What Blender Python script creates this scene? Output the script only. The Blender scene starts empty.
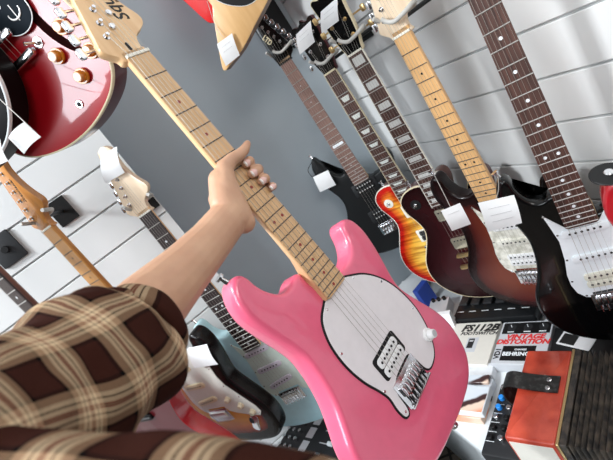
import bpy, bmesh, math, random
from mathutils import Vector, Matrix, noise, geometry
random.seed(4)
H = 1.55                      # eye height of the camera above the floor
F = 437.86
W = ((0.758745, -0.329417, -0.561953), (-0.619705, -0.099267, -0.778532), (0.200678, 0.938952, -0.27946))
RT, DN, FW = Vector(W[0]), Vector(W[1]), Vector(W[2])
C = bpy.context.scene.collection
R = math.radians
def at(u, v, d):              # a point at camera depth d (metres)
    return (RT * ((u - 306.5) / F) + DN * ((v - 230) / F) + FW) * d + Vector((0, 0, H))
# ------------------------------------------------------------------ materials
def mat(name, col=(.5, .5, .5), rough=.5, metal=0, coat=0, build=None, spec=.5, sheen=0):
    m = bpy.data.materials.new(name); m.use_nodes = True
    nt = m.node_tree; b = nt.nodes['Principled BSDF']
    b.inputs['Base Color'].default_value = (*col, 1); b.inputs['Roughness'].default_value = rough
    b.inputs['Metallic'].default_value = metal; b.inputs['Coat Weight'].default_value = coat
    b.inputs['Coat Roughness'].default_value = .04; b.inputs['Specular IOR Level'].default_value = spec
    b.inputs['Sheen Weight'].default_value = sheen
    # every surface gets a faint procedural variation of its own
    if build: build(nt, b)
    else:
        n = nt.nodes.new('ShaderNodeTexNoise'); n.inputs['Scale'].default_value = 60
        tc = nt.nodes.new('ShaderNodeTexCoord'); nt.links.new(tc.outputs['Object'], n.inputs['Vector'])
        mx = mixc(nt, n.outputs['Fac'], tuple(c * .94 for c in col), tuple(min(1, c * 1.05) for c in col))
        nt.links.new(mx, b.inputs['Base Color'])
    return m
def mixc(nt, fac, a, b, mode='MIX'):
    x = nt.nodes.new('ShaderNodeMix'); x.data_type = 'RGBA'; x.blend_type = mode
    for k, v in ((0, fac), (6, a), (7, b)):
        if hasattr(v, 'links'): nt.links.new(v, x.inputs[k])
        elif k == 0: x.inputs[0].default_value = v
        else: x.inputs[k].default_value = (*v[:3], 1)
    return x.outputs[2]
def ramp(nt, fac, stops, interp='LINEAR'):
    r = nt.nodes.new('ShaderNodeValToRGB'); e = r.color_ramp; e.interpolation = interp
    while len(e.elements) > 1: e.elements.remove(e.elements[-1])
    e.elements[0].position = stops[0][0]; e.elements[0].color = (*stops[0][1], 1)
    for p, c in stops[1:]:
        q = e.elements.new(p); q.color = (*c, 1)
    nt.links.new(fac, r.inputs[0]); return r.outputs[0]
def objc(nt, scale=(1, 1, 1)):
    tc = nt.nodes.new('ShaderNodeTexCoord'); mp = nt.nodes.new('ShaderNodeMapping'); mp.inputs['Scale'].default_value = scale
    nt.links.new(tc.outputs['Object'], mp.inputs['Vector']); return mp.outputs[0]
def noi(nt, vec, scale, detail=4):
    n = nt.nodes.new('ShaderNodeTexNoise'); n.inputs['Scale'].default_value = scale; n.inputs['Detail'].default_value = detail
    nt.links.new(vec, n.inputs['Vector']); return n.outputs['Fac']
def wood(name, a, b, rough=.4, coat=.3, sc=(6, 120, 60)):
    def f(nt, bs):
        n = noi(nt, objc(nt, sc), 1.0, 5)
        nt.links.new(ramp(nt, n, [(.3, a), (.7, b)]), bs.inputs['Base Color'])
    return mat(name, a, rough, coat=coat, build=f)
def burst(name, stops, rough=.25, flame=0):
    def f(nt, bs):
        at_ = nt.nodes.new('ShaderNodeAttribute'); at_.attribute_name = 'edge'
        n = noi(nt, objc(nt, (8, 90, 8)), 1.0, 4)
        ad = nt.nodes.new('ShaderNodeMath'); ad.operation = 'MULTIPLY_ADD'; ad.inputs[1].default_value = .12
        nt.links.new(n, ad.inputs[0]); nt.links.new(at_.outputs['Fac'], ad.inputs[2])
        c = ramp(nt, ad.outputs[0], stops)
        if flame:
            m = noi(nt, objc(nt, (95, 9, 9)), 1.0, 3)
            c = mixc(nt, flame, c, ramp(nt, m, [(.35, (.35, .12, .04)), (.6, (1, 1, 1))]), 'MULTIPLY')
        nt.links.new(c, bs.inputs['Base Color'])
    return mat(name, stops[0][1], rough, coat=.08, spec=.25, build=f)
M = {}
M['pink'] = mat('pink_gloss', (.8, .125, .225), .32, coat=.75)
M['black'] = mat('black_gloss', (.0018, .0018, .002), .2, coat=.25, spec=.3)
M['satin_black'] = mat('satin_black', (.008, .009, .010), .42, spec=.3)
M['white_pl'] = mat('white_plastic', (.82, .87, .9), .35)
M['cream'] = mat('cream_plastic', (.72, .62, .42), .35)
M['white'] = mat('white_gloss', (.85, .85, .85), .25)
M['mint'] = mat('mint_plastic', (.68, .78, .7), .35)
M['pearl'] = mat('pearl_plastic', (.7, .68, .58), .3, build=lambda nt, b: nt.links.new(ramp(nt, noi(nt, objc(nt), 70, 6), [(.35, (.5, .48, .4)), (.6, (.8, .78, .7))]), b.inputs['Base Color']))
M['blue'] = mat('pale_blue_gloss', (.5, .78, .85), .3, coat=.6)
M['red_gloss'] = mat('red_gloss', (.36, .004, .01), .3, coat=1)
M['maroon'] = mat('maroon_gloss', (.07, .005, .008), .3, coat=.3, spec=.3)
M['bright_red'] = mat('bright_red_gloss', (.7, .008, .008), .4, coat=.05, spec=.2)
M['chrome'] = mat('chrome', (.78, .78, .8), .16, 1)
M['steel'] = mat('string_steel', (.4, .37, .33), .45, .6)
M['fret'] = mat('fret_wire', (.75, .75, .72), .28, .8)
M['fretd'] = mat('fret_wire_dull', (.07, .06, .05), .5, 0)
M['gold'] = mat('aged_gold', (.6, .42, .2), .3, 1)
M['nickel'] = mat('aged_nickel', (.68, .62, .48), .3, .85)
M['deep_black'] = mat('deep_black', (.003, .003, .0035), .35, spec=.08)
M['blk_pl'] = mat('black_plastic', (.006, .006, .0065), .5, spec=.3)
M['dark_pl'] = mat('charcoal_plastic', (.02, .021, .023), .5, spec=.3)
M['amber'] = mat('amber_knob', (.55, .2, .02), .2, coat=.8)
M['amber_top'] = mat('amber_knob_top', (.75, .45, .25), .2, coat=.8)
M['nut'] = mat('bone_nut', (.85, .82, .72), .4)
M['nutc'] = mat('aged_nut', (.72, .64, .44), .4)
M['maple'] = wood('maple_satin', (.72, .44, .22), (.83, .56, .31))
M['maple_face'] = wood('maple_fretboard', (.56, .33, .16), (.7, .45, .23))
M['maple_d'] = wood('maple_fretboard_warm', (.66, .37, .15), (.78, .48, .22))
M['maple_l'] = wood('light_maple', (.78, .6, .42), (.86, .7, .52))
M['orange_w'] = wood('vintage_tinted_maple', (.42, .15, .02), (.55, .23, .045), .3, .7)
M['orange_f'] = wood('vintage_tinted_fretboard', (.5, .21, .035), (.62, .3, .07), .3, .5)
M['rose'] = wood('rosewood', (.03, .012, .009), (.11, .045, .032), .55, 0, (12, 260, 60))
M['rose_d'] = wood('dark_rosewood', (.014, .009, .009), (.04, .023, .022), .6, 0, (12, 260, 60))
M['rose_l'] = wood('pale_rosewood', (.13, .065, .05), (.26, .15, .12), .5, 0, (12, 260, 60))
M['mahog'] = wood('mahogany_back', (.1, .03, .02), (.16, .05, .03), .3, .6)
M['natural'] = wood('natural_ash', (.72, .42, .17), (.85, .56, .27), .35, .5, (5, 40, 30))
M['brown_w'] = wood('brown_wood_side', (.16, .07, .03), (.24, .11, .05), .5, .2)
M['burst3'] = burst('three_tone_sunburst', [(.0, (.003, .003, .003)), (.34, (.008, .003, .002)), (.48, (.3, .03, .008)), (.72, (.62, .16, .015)), (1, (.75, .32, .04))])
M['burstch'] = burst('cherry_sunburst', [(.0, (.45, .006, .006)), (.22, (.6, .015, .008)), (.42, (.85, .2, .02)), (.62, (.9, .45, .05)), (1, (.95, .62, .12))], flame=.75)
M['burstw'] = burst('wine_burst', [(.0, (.008, .001, .0015)), (.4, (.018, .002, .003)), (1, (.035, .004, .006))])
M['burstr'] = burst('tobacco_red_burst', [(.0, (.004, .0015, .0015)), (.22, (.014, .003, .003)), (.4, (.07, .010, .007)), (1, (.15, .03, .014))])
M['paper'] = mat('white_card', (.78, .79, .8), .6)
M['ink'] = mat('black_ink', (.01, .01, .01), .6)
M['greyink'] = mat('grey_ink', (.5, .5, .52), .6)
M['redink'] = mat('red_ink', (.7, .03, .03), .5)
M['rubber'] = mat('pale_rubber', (.5, .49, .46), .6)
M['carton'] = mat('cream_carton', (.68, .66, .6), .6)
M['carton_w'] = mat('white_carton', (.72, .75, .78), .6)
M['silver_c'] = mat('silver_carton', (.55, .57, .6), .45)
M['bluebox'] = mat('blue_carton', (.02, .06, .35), .45)
M['leather'] = mat('worn_black_leather', (.02, .019, .018), .45, build=lambda nt, b: nt.links.new(ramp(nt, noi(nt, objc(nt), 90, 6), [(.5, (.008, .008, .008)), (.85, (.08, .08, .08))]), b.inputs['Base Color']))
M['leather_e'] = mat('leather_backing', (.4, .38, .34), .7)
M['skin'] = mat('skin', (.6, .35, .24), .5, build=None)
def skin_build(nt, b):
    nt.links.new(ramp(nt, noi(nt, objc(nt), 22, 5), [(.3, (.5, .27, .17)), (.7, (.6, .36, .23))]), b.inputs['Base Color'])
    b.inputs['Subsurface Weight'].default_value = .12; b.inputs['Subsurface Radius'].default_value = (.01, .004, .002)
    b.inputs['Subsurface Scale'].default_value = .6
M['skin'] = mat('warm_skin', (.66, .4, .28), .5, build=skin_build)
M['nail'] = mat('fingernail', (.78, .5, .45), .25, coat=.3)
M['nailtip'] = mat('fingernail_tip', (.88, .82, .78), .3)
M['acc_red'] = mat('accordion_celluloid', (.5, .06, .03), .4, coat=.35, build=lambda nt, b: nt.links.new(ramp(nt, noi(nt, objc(nt), 28, 5), [(.3, (.34, .028, .014)), (.7, (.55, .075, .038))]), b.inputs['Base Color']))
M['bellow'] = mat('bellows_cloth', (.03, .026, .024), .6, build=lambda nt, b: nt.links.new(ramp(nt, noi(nt, objc(nt), 60, 5), [(.4, (.02, .018, .017)), (.8, (.12, .095, .07))]), b.inputs['Base Color']))
M['brass'] = mat('worn_brass', (.6, .45, .22), .35, .8)
M['led'] = mat('blue_knob', (.02, .25, .75), .3)
M['counter'] = mat('white_counter', (.7, .74, .76), .3)
M['grey_wall'] = mat('grey_paint', (.37, .425, .465), .5, build=lambda nt, b: nt.links.new(ramp(nt, noi(nt, objc(nt), 3, 3), [(.3, (.35, .405, .445)), (.7, (.37, .425, .465))]), b.inputs['Base Color']))
M['slat'] = mat('white_slatwall', (.69, .7, .7), .45, spec=.35, build=lambda nt, b: nt.links.new(ramp(nt, noi(nt, objc(nt), 4, 3), [(.3, (.675, .685, .685)), (.7, (.7, .71, .71))]), b.inputs['Base Color']))
def tile_build(nt, b):
    br = nt.nodes.new('ShaderNodeTexBrick'); br.offset = 0; br.inputs['Scale'].default_value = 1
    br.inputs['Brick Width'].default_value = .45; br.inputs['Row Height'].default_value = .45; br.inputs['Mortar Size'].default_value = .006
    br.inputs['Color1'].default_value = (.1, .085, .07, 1); br.inputs['Color2'].default_value = (.12, .1, .08, 1); br.inputs['Mortar'].default_value = (.02, .018, .016, 1)
    mp = objc(nt); mp.node.inputs['Rotation'].default_value = (0, 0, R(28)); nt.links.new(mp, br.inputs['Vector']); nt.links.new(br.outputs['Color'], b.inputs['Base Color'])
M['tile'] = mat('floor_tile', (.3, .25, .2), .7, spec=.2, build=tile_build)
def plaid_build(nt, b):
    uv = nt.nodes.new('ShaderNodeUVMap'); sp = nt.nodes.new('ShaderNodeSeparateXYZ'); nt.links.new(uv.outputs[0], sp.inputs[0])
    br, tan, dk, bg, rd = (.04, .013, .009), (.32, .2, .12), (.005, .004, .004), (.66, .49, .31), (.2, .035, .025)
    st = [(0, br), (.30, dk), (.35, tan), (.44, bg), (.49, dk), (.505, bg), (.56, rd), (.575, tan), (.6, rd), (.615, bg), (.67, dk), (.685, bg), (.74, tan), (.83, dk), (.88, br), (1, br)]
    cs = []
    for k in (0, 1):
        fr = nt.nodes.new('ShaderNodeMath'); fr.operation = 'FRACT'
        nt.links.new(sp.outputs[k], fr.inputs[0]); cs.append(ramp(nt, fr.outputs[0], st, 'CONSTANT'))
    c = mixc(nt, .5, cs[0], cs[1])
    n = noi(nt, objc(nt), 900, 2)
    c = mixc(nt, .35, c, ramp(nt, n, [(.35, (.55, .55, .55)), (.65, (1, 1, 1))]), 'MULTIPLY')
    nt.links.new(c, b.inputs['Base Color'])
M['plaid'] = mat('plaid_flannel', (.3, .15, .1), .95, spec=.05, build=plaid_build)
def photo_build(nt, b):
    mp = objc(nt); sp = nt.nodes.new('ShaderNodeSeparateXYZ'); nt.links.new(mp, sp.inputs[0])
    n = noi(nt, mp, 26, 2); m1 = nt.nodes.new('ShaderNodeMath'); m1.operation = 'MULTIPLY_ADD'; m1.inputs[1].default_value = .022; nt.links.new(n, m1.inputs[0]); nt.links.new(sp.outputs[1], m1.inputs[2])
    m2 = nt.nodes.new('ShaderNodeMath'); m2.operation = 'MULTIPLY_ADD'; m2.inputs[1].default_value = -.55; nt.links.new(sp.outputs[0], m2.inputs[0]); nt.links.new(m1.outputs[0], m2.inputs[2])
    m3 = nt.nodes.new('ShaderNodeMath'); m3.operation = 'MULTIPLY_ADD'; m3.inputs[1].default_value = 8; m3.inputs[2].default_value = .5; nt.links.new(m2.outputs[0], m3.inputs[0])
    nt.links.new(ramp(nt, m3.outputs[0], [(0, (.75, .55, .42)), (.2, (.8, .3, .16)), (.32, (.82, .6, .48)), (.42, (.8, .62, .5)), (.46, (.05, .02, .02)), (.55, (.06, .03, .03)), (.6, (.62, .68, .74)), (1, (.66, .72, .78))]), b.inputs['Base Color'])
M['photo'] = mat('printed_photo_card', (.7, .7, .7), .35, build=photo_build)
# ------------------------------------------------------------------ mesh helpers
def link(name, bm, m, parent=None, off=0., smooth=True, mats=None):
    bmesh.ops.recalc_face_normals(bm, faces=bm.faces)
    if off: bmesh.ops.translate(bm, vec=(-off, 0, 0), verts=bm.verts)
    me = bpy.data.meshes.new(name); bm.to_mesh(me); bm.free()
    for k in (mats or [m]): me.materials.append(k)
    if smooth:
        me.polygons.foreach_set('use_smooth', [True] * len(me.polygons))
        try: me.set_sharp_from_angle(angle=R(40))
        except Exception: pass
    o = bpy.data.objects.new(name, me); C.objects.link(o)
    if parent: o.parent = parent
    return o
def tag(o, label, cat, group=None):
    o['label'] = label; o['category'] = cat
    if group: o['group'] = group
    return o
def struct(o): o['kind'] = 'structure'; return o
def empty(name, mw, label, cat, group=None):
    o = bpy.data.objects.new(name, None); C.objects.link(o); o.empty_display_size = .05
    o.matrix_world = mw; return tag(o, label, cat, group)
def spline(pts, n=6):
    out = []; L = len(pts)
    for i in range(L):
        p0, p1, p2, p3 = [Vector(pts[(i + k) % L][:2]) for k in (-1, 0, 1, 2)]
        for j in range(n):
            t = j / n
            a = p1 * 2; b = p2 - p0; c = p0 * 2 - p1 * 5 + p2 * 4 - p3; d = p1 * 3 - p0 - p2 * 3 + p3
            q = (a + b * t + c * t * t + d * t ** 3) * .5; out.append((q.x, q.y))
    return out
def area2(o): return sum(o[i][0] * o[(i + 1) % len(o)][1] - o[(i + 1) % len(o)][0] * o[i][1] for i in range(len(o)))
def inset(o, r):
    s = 1 if area2(o) > 0 else -1; L = len(o); out = []
    for i in range(L):
        a, b, c = Vector(o[i - 1]), Vector(o[i]), Vector(o[(i + 1) % L])
        e1 = (b - a); e2 = (c - b)
        if e1.length < 1e-9 or e2.length < 1e-9: out.append(tuple(b)); continue
        e1.normalize(); e2.normalize()
        n1 = Vector((-e1.y, e1.x)) * s; n2 = Vector((-e2.y, e2.x)) * s
        n = n1 + n2
        if n.length < 1e-6: n = n1
        n.normalize(); k = min(1.6, 1 / max(.4, n.dot(n1))); out.append(tuple(b + n * r * k))
    return out
def loft(bm, rings, cap=True, closed=True, mi=0):
    vs = [[bm.verts.new(p) for p in r] for r in rings]; n = len(vs[0]); fs = []
    for a, b in zip(vs, vs[1:]):
        for i in range(n if closed else n - 1):
            j = (i + 1) % n
            fs.append(bm.faces.new((a[i], a[j], b[j], b[i])))
    if cap:
        for r in (vs[0], vs[-1]):
            try: fs.append(bm.faces.new(r))
            except ValueError: pass
    for f in fs: f.material_index = mi
    return vs
def slab(bm, o, z0, z1, bev=.0008, steps=2, mi=0):
    rings = []
    for k in range(steps + 1):
        a = math.pi / 2 * k / steps; rings.append((inset(o, bev * (1 - math.sin(a))), z0 + bev * (1 - math.cos(a))))
    for k in range(steps + 1):
        a = math.pi / 2 * k / steps; rings.append((inset(o, bev * (1 - math.cos(a))), z1 - bev * (1 - math.sin(a))))
    loft(bm, [[(x, y, z) for x, y in r] for r, z in rings], mi=mi)
def mm(pts): return [tuple(c / 1000 for c in p) for p in pts]
def tube(bm, pts, r, seg=8, cap=True):
    pts = [Vector(p) for p in pts]; rs = r if isinstance(r, (list, tuple)) else [r] * len(pts); rings = []
    up = Vector((0, 0, 1))
    for i, p in enumerate(pts):
        t = (pts[min(i + 1, len(pts) - 1)] - pts[max(i - 1, 0)]).normalized()
        if i == 0:
            u = t.orthogonal().normalized()
        u = (u - t * u.dot(t)).normalized(); v = t.cross(u)
        rings.append([tuple(p + (u * math.cos(2 * math.pi * k / seg) + v * math.sin(2 * math.pi * k / seg)) * rs[i]) for k in range(seg)])
    loft(bm, rings, cap)
def curve3(pts, n=6):
    pts = [Vector(p) for p in pts]; out = []
    P = [pts[0] * 2 - pts[1]] + pts + [pts[-1] * 2 - pts[-2]]
    for i in range(1, len(P) - 2):
        for j in range(n):
            t = j / n; p0, p1, p2, p3 = P[i - 1:i + 3]
            out.append(.5 * (2 * p1 + (p2 - p0) * t + (2 * p0 - 5 * p1 + 4 * p2 - p3) * t * t + (3 * p1 - p0 - 3 * p2 + p3) * t ** 3))
    return out + [pts[-1]]
def cyl(bm, c, r, h, seg=16, bev=0, axis=2, r2=None):
    r2 = r if r2 is None else r2; rings = []
    lv = [(r, 0), (r2, h)] if not bev else [(r - bev, 0), (r, bev), (r2, h - bev), (r2 - bev, h)]
    for rr, z in lv:
        ring = []
        for k in range(seg):
            a = 2 * math.pi * k / seg; p = [rr * math.cos(a), rr * math.sin(a)]; p.insert(axis, z)
            ring.append((p[0] + c[0], p[1] + c[1], p[2] + c[2]))
        rings.append(ring)
    loft(bm, rings)
def box(bm, a, b, bev=0):
    o = [(a[0], a[1]), (b[0], a[1]), (b[0], b[1]), (a[0], b[1])]
    if bev: slab(bm, o, a[2], b[2], bev, 2)
    else: loft(bm, [[(x, y, z) for x, y in o] for z in (a[2], b[2])])
def rrect(cx, cy, w, h, r, n=4, ang=0):
    o = []
    for sx, sy, a0 in ((1, 1, 0), (-1, 1, 90), (-1, -1, 180), (1, -1, 270)):
        for k in range(n + 1):
            a = R(a0 + 90 * k / n); x = sx * (w / 2 - r) + r * math.cos(a); y = sy * (h / 2 - r) + r * math.sin(a)
            o.append((cx + x * math.cos(ang) - y * math.sin(ang), cy + x * math.sin(ang) + y * math.cos(ang)))
    return o
def text(name, s, size, m, parent, mw, shear=0., bold=0., ext=.0002, sx=1):
    cu = bpy.data.curves.new(name, 'FONT'); cu.body = s; cu.size = size; cu.shear = shear; cu.offset = bold; cu.extrude = ext
    cu.align_x = 'CENTER'; cu.align_y = 'CENTER'; cu.resolution_u = 3
    t = bpy.data.objects.new('tmp', cu); C.objects.link(t)
    me = bpy.data.meshes.new_from_object(t.evaluated_get(bpy.context.evaluated_depsgraph_get()))
    bpy.data.objects.remove(t); me.name = name; me.materials.clear(); me.materials.append(m)
    o = bpy.data.objects.new(name, me); C.objects.link(o); o.parent = parent; o.matrix_local = mw @ Matrix.Diagonal((sx, 1, 1, 1))
    return o
# ------------------------------------------------------------------ guitar shapes (mm, x down from the nut, y to the viewer's right)
STRAT = [(458, 24), (452, 48), (451, 68), (443, 89), (426, 104), (404, 113), (396, 124), (399, 137), (412, 148), (438, 153), (469, 150), (502, 142), (537, 132), (562, 131), (597, 144), (645, 165), (684, 174), (722, 170), (752, 158), (772, 136), (783, 105), (786, 60), (784, 20), (780, -30), (771, -75), (752, -118), (722, -152), (690, -168), (655, -172), (625, -165), (596, -150), (567, -136), (538, -127), (510, -122), (485, -121), (460, -126), (433, -134), (406, -141), (385, -144), (362, -141), (343, -132), (334, -120), (336, -109), (347, -102), (364, -99), (379, -93), (392, -84), (401, -72), (403, -56), (398, -42), (400, -26), (430, -20)]
GUARD = [(474, -28), (455, -42), (433, -58), (468, -53), (500, -49), (546, -54), (583, -62), (610, -63), (632, -58), (646, -46), (650, -34), (637, -32), (637, 38), (654, 44), (666, 66), (684, 118), (687, 138), (674, 150), (652, 147), (609, 126), (567, 106), (535, 103), (504, 108), (470, 118), (440, 116), (425, 100), (436, 72), (455, 42), (474, 28)]
SHEAD = [(2, -21), (-8, -28), (-20, -42), (-28, -45), (-40, -41), (-105, -23), (-176, -3), (-188, 8), (-190, 22), (-180, 36), (-165, 40), (-150, 35), (-130, 34), (-105, 38), (-80, 47), (-64, 55), (-54, 56), (-46, 51), (-40, 42), (-35, 31), (-28, 23), (-18, 19), (-8, 19), (2, 21)]
LP = [(460, 24), (472, 34), (470, 52), (452, 68), (428, 82), (408, 98), (400, 116), (406, 132), (424, 139), (458, 134), (492, 120), (524, 110), (556, 113), (596, 134), (640, 154), (684, 163), (726, 155), (762, 130), (788, 92), (801, 45), (804, 0), (801, -45), (788, -92), (762, -128), (726, -153), (684, -161), (640, -152), (598, -130), (556, -106), (524, -97), (492, -104), (458, -119), (424, -120), (400, -102), (388, -76), (386, -48), (394, -30), (420, -24)]
LPHEAD = [(x * .9, y * .92) for x, y in [(2, -21), (-14, -27), (-40, -34), (-70, -38), (-110, -40), (-150, -44), (-166, -44), (-172, -34), (-166, -18), (-172, -6), (-178, 0), (-172, 6), (-166, 18), (-172, 34), (-166, 44), (-150, 44), (-110, 40), (-70, 38), (-40, 34), (-14, 27), (2, 21)]]
SUPER = [(466, 28), (470, 48), (466, 70), (452, 86), (432, 98), (416, 110), (412, 122), (422, 134), (446, 136), (482, 128), (524, 120), (560, 122), (604, 140), (650, 156), (694, 158), (728, 146), (752, 120), (764, 80), (764, 30), (758, -20), (750, -75), (728, -124), (694, -150), (652, -154), (608, -142), (569, -122), (540, -108), (510, -101), (482, -102), (450, -114), (420, -125), (386, -132), (350, -130), (324, -120), (312, -108), (320, -100), (342, -93), (368, -86), (390, -76), (406, -64), (414, -50), (410, -34), (420, -26)]
LHEAD = [(2, -21), (-14, -25), (-30, -28), (-60, -28), (-124, -27), (-160, -25), (-196, -16), (-210, -4), (-190, 6), (-150, 10), (-116, 18), (-80, 30), (-50, 40), (-30, 44), (-18, 40), (-6, 24), (2, 21)]
ES_R = [(436, 27), (416, 36), (396, 50), (378, 74), (374, 96), (384, 116), (405, 130), (440, 140), (482, 134), (526, 120), (560, 118), (600, 127), (640, 143), (680, 152), (718, 154), (750, 148), (776, 133), (797, 104), (812, 60), (818, 20)]
ES = ES_R + [(x, -y) for x, y in reversed(ES_R)]
def frx(n, L): return L * (1 - 2 ** (-n / 12))
def body_mesh(outline, zt, th, rnd, bind=0, edge=False):
    o = mm(spline(outline, 5)); bm = bmesh.new(); lay = bm.verts.layers.float.new('edge'); zt /= 1000; th /= 1000; r = rnd / 1000; bd = bind / 1000
    lv = []
    if bd: lv += [(bd, zt), (.0006, zt - .0004), (0, zt - .001), (0, zt - .007)]
    else:
        for k in range(5):
            a = math.pi / 2 * k / 4; lv.append((r * (1 - math.sin(a)), zt - r * (1 - math.cos(a))))
    for k in range(5):
        a = math.pi / 2 * k / 4; lv.append((r * (1 - math.cos(a)), zt - th + r * (1 - math.sin(a))))
    rings = [[(x, y, z) for x, y in inset(o, q)] for q, z in lv]
    vs = loft(bm, rings, cap=False)
    bm.faces.new(vs[-1])
    n = len(vs[0])
    if bd:
        bm.faces.ensure_lookup_table()
        for k in range(3 * n): bm.faces[k].material_index = 2
        for k in range(3 * n, len(bm.faces)): bm.faces[k].material_index = 1
    if True:
        ins = inset(o, lv[0][0]); P = [Vector(p) for p in ins]; xs = [p.x for p in P]; ys = [p.y for p in P]
        def inside(q):
            c = False
            for i in range(len(P)):
                a, b = P[i - 1], P[i]
                if (a.y > q.y) != (b.y > q.y) and q.x < (b.x - a.x) * (q.y - a.y) / (b.y - a.y) + a.x: c = not c
            return c
        def dist(q): return min((geometry.intersect_point_line(q, P[i - 1], P[i])[0].to_2d() - q).length if 0 <= geometry.intersect_point_line(q, P[i - 1], P[i])[1] <= 1 else (q - P[i]).length for i in range(len(P)))
        inn = []; st = .011 if edge else .04; x = min(xs)
        while x < max(xs):
            y = min(ys)
            while y < max(ys):
                q = Vector((x, y))
                if inside(q) and dist(q) > .004: inn.append(q)
                y += st
            x += st
        res = geometry.delaunay_2d_cdt(P + inn, [(i, (i + 1) % len(P)) for i in range(len(P))], [list(range(len(P)))], 1, 1e-6)
        nv = []
        for i, q in enumerate(res[0]):
            src = [k for k in res[3][i] if k < len(P)]
            near = vs[0][src[0]] if src else None
            nv.append(near or bm.verts.new((q.x, q.y, zt)))
            if not near: nv[-1][lay] = min(1, dist(Vector((q.x, q.y))) / .085)
        bm.verts.ensure_lookup_table()
        for f in res[2]:
            if len(set(nv[i] for i in f)) == len(f): bm.faces.new([nv[i] for i in f])
    return bm
def tuner(root, off, x, y, side, metal, butmat, z, dy=34, ang=0):
    bm = bmesh.new(); X, Y = x / 1000, y / 1000; z /= 1000
    cyl(bm, (X, Y, z - .001), .0052, .0022, 16, .0006); cyl(bm, (X, Y, z), .003, .0075, 12, .0006)
    t = link('tuner', bm, metal, root, off)
    b2 = bmesh.new(); yb = Y + side * dy / 1000
    tube(b2, [(X + .002, Y + side * .012, z - .020), (X + .002, yb, z - .020)], .0022, 8)
    ob = rrect(X + .002, yb + side * .004, .017, .012, .004); slab(b2, ob, z - .0235, z - .0165, .002)
    k = link('tuner_button', b2, butmat, t, off)
    return t
def pickup(root, off, x, w, cov, kind='single', ang=0, z=-5, ring=None, polem=None, frame=None, wide=None):
    bm = bmesh.new(); x /= 1000; z /= 1000; ca, sa = math.cos(ang), math.sin(ang)
    h, wd = (.0175, .083) if kind == 'single' else (.036, wide or .07)
    def tr(px, py): return (x + px * ca - py * sa, px * sa + py * ca)
    if frame:
        b2 = bmesh.new(); slab(b2, rrect(x, 0, .046, .090, .004, ang=ang), z - .006, z - .0022, .001)
        link('pickup_ring', b2, frame, root, off)
    if kind == 'single': slab(bm, rrect(x, 0, h, wd, .0085, ang=ang), z - .007, z, .0015)
    elif kind == 'open':
        for s in (-1, 1):
            cx, cy = tr(s * .0093, 0); slab(bm, rrect(cx, cy, .0172, wd, .006, ang=ang), z - .007, z, .0012)
    else: slab(bm, rrect(x, 0, h, wd, .004, ang=ang), z - .007, z, .0015)
    p = link('pickup', bm, cov, root, off)
    if polem:
        rows = (0,) if kind == 'single' else (-.0093, .0093)
        if kind == 'cover': rows = (-.0093,)
        for rx in rows:
            for k in range(6):
                b = bmesh.new(); cx, cy = tr(rx, (k - 2.5) * w / 5000); cyl(b, (cx, cy, z - .001), .0024, .0016, 10); link('pole_piece', b, polem, p, off)
    return p
def knob(root, off, x, y, z, m, r=9, h=12, r2=7, top=None, name='knob'):
    bm = bmesh.new(); cyl(bm, (x / 1000, y / 1000, z / 1000), r / 1000, h / 3000, 24, .0006)
    cyl(bm, (x / 1000, y / 1000, (z + h / 3) / 1000), r2 * 1.06 / 1000, h / 1500, 24, .0008, r2=r2 * .92 / 1000)
    k = link(name, bm, m, root, off)
    if top:
        b = bmesh.new(); cyl(b, (x / 1000, y / 1000, (z + h - .2) / 1000), r2 * .72 / 1000, .0008, 20); link('knob_cap', b, top, k, off)
    return k
INV12 = [3, 5, 7, 9, 15, 17, 19, 21]
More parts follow.
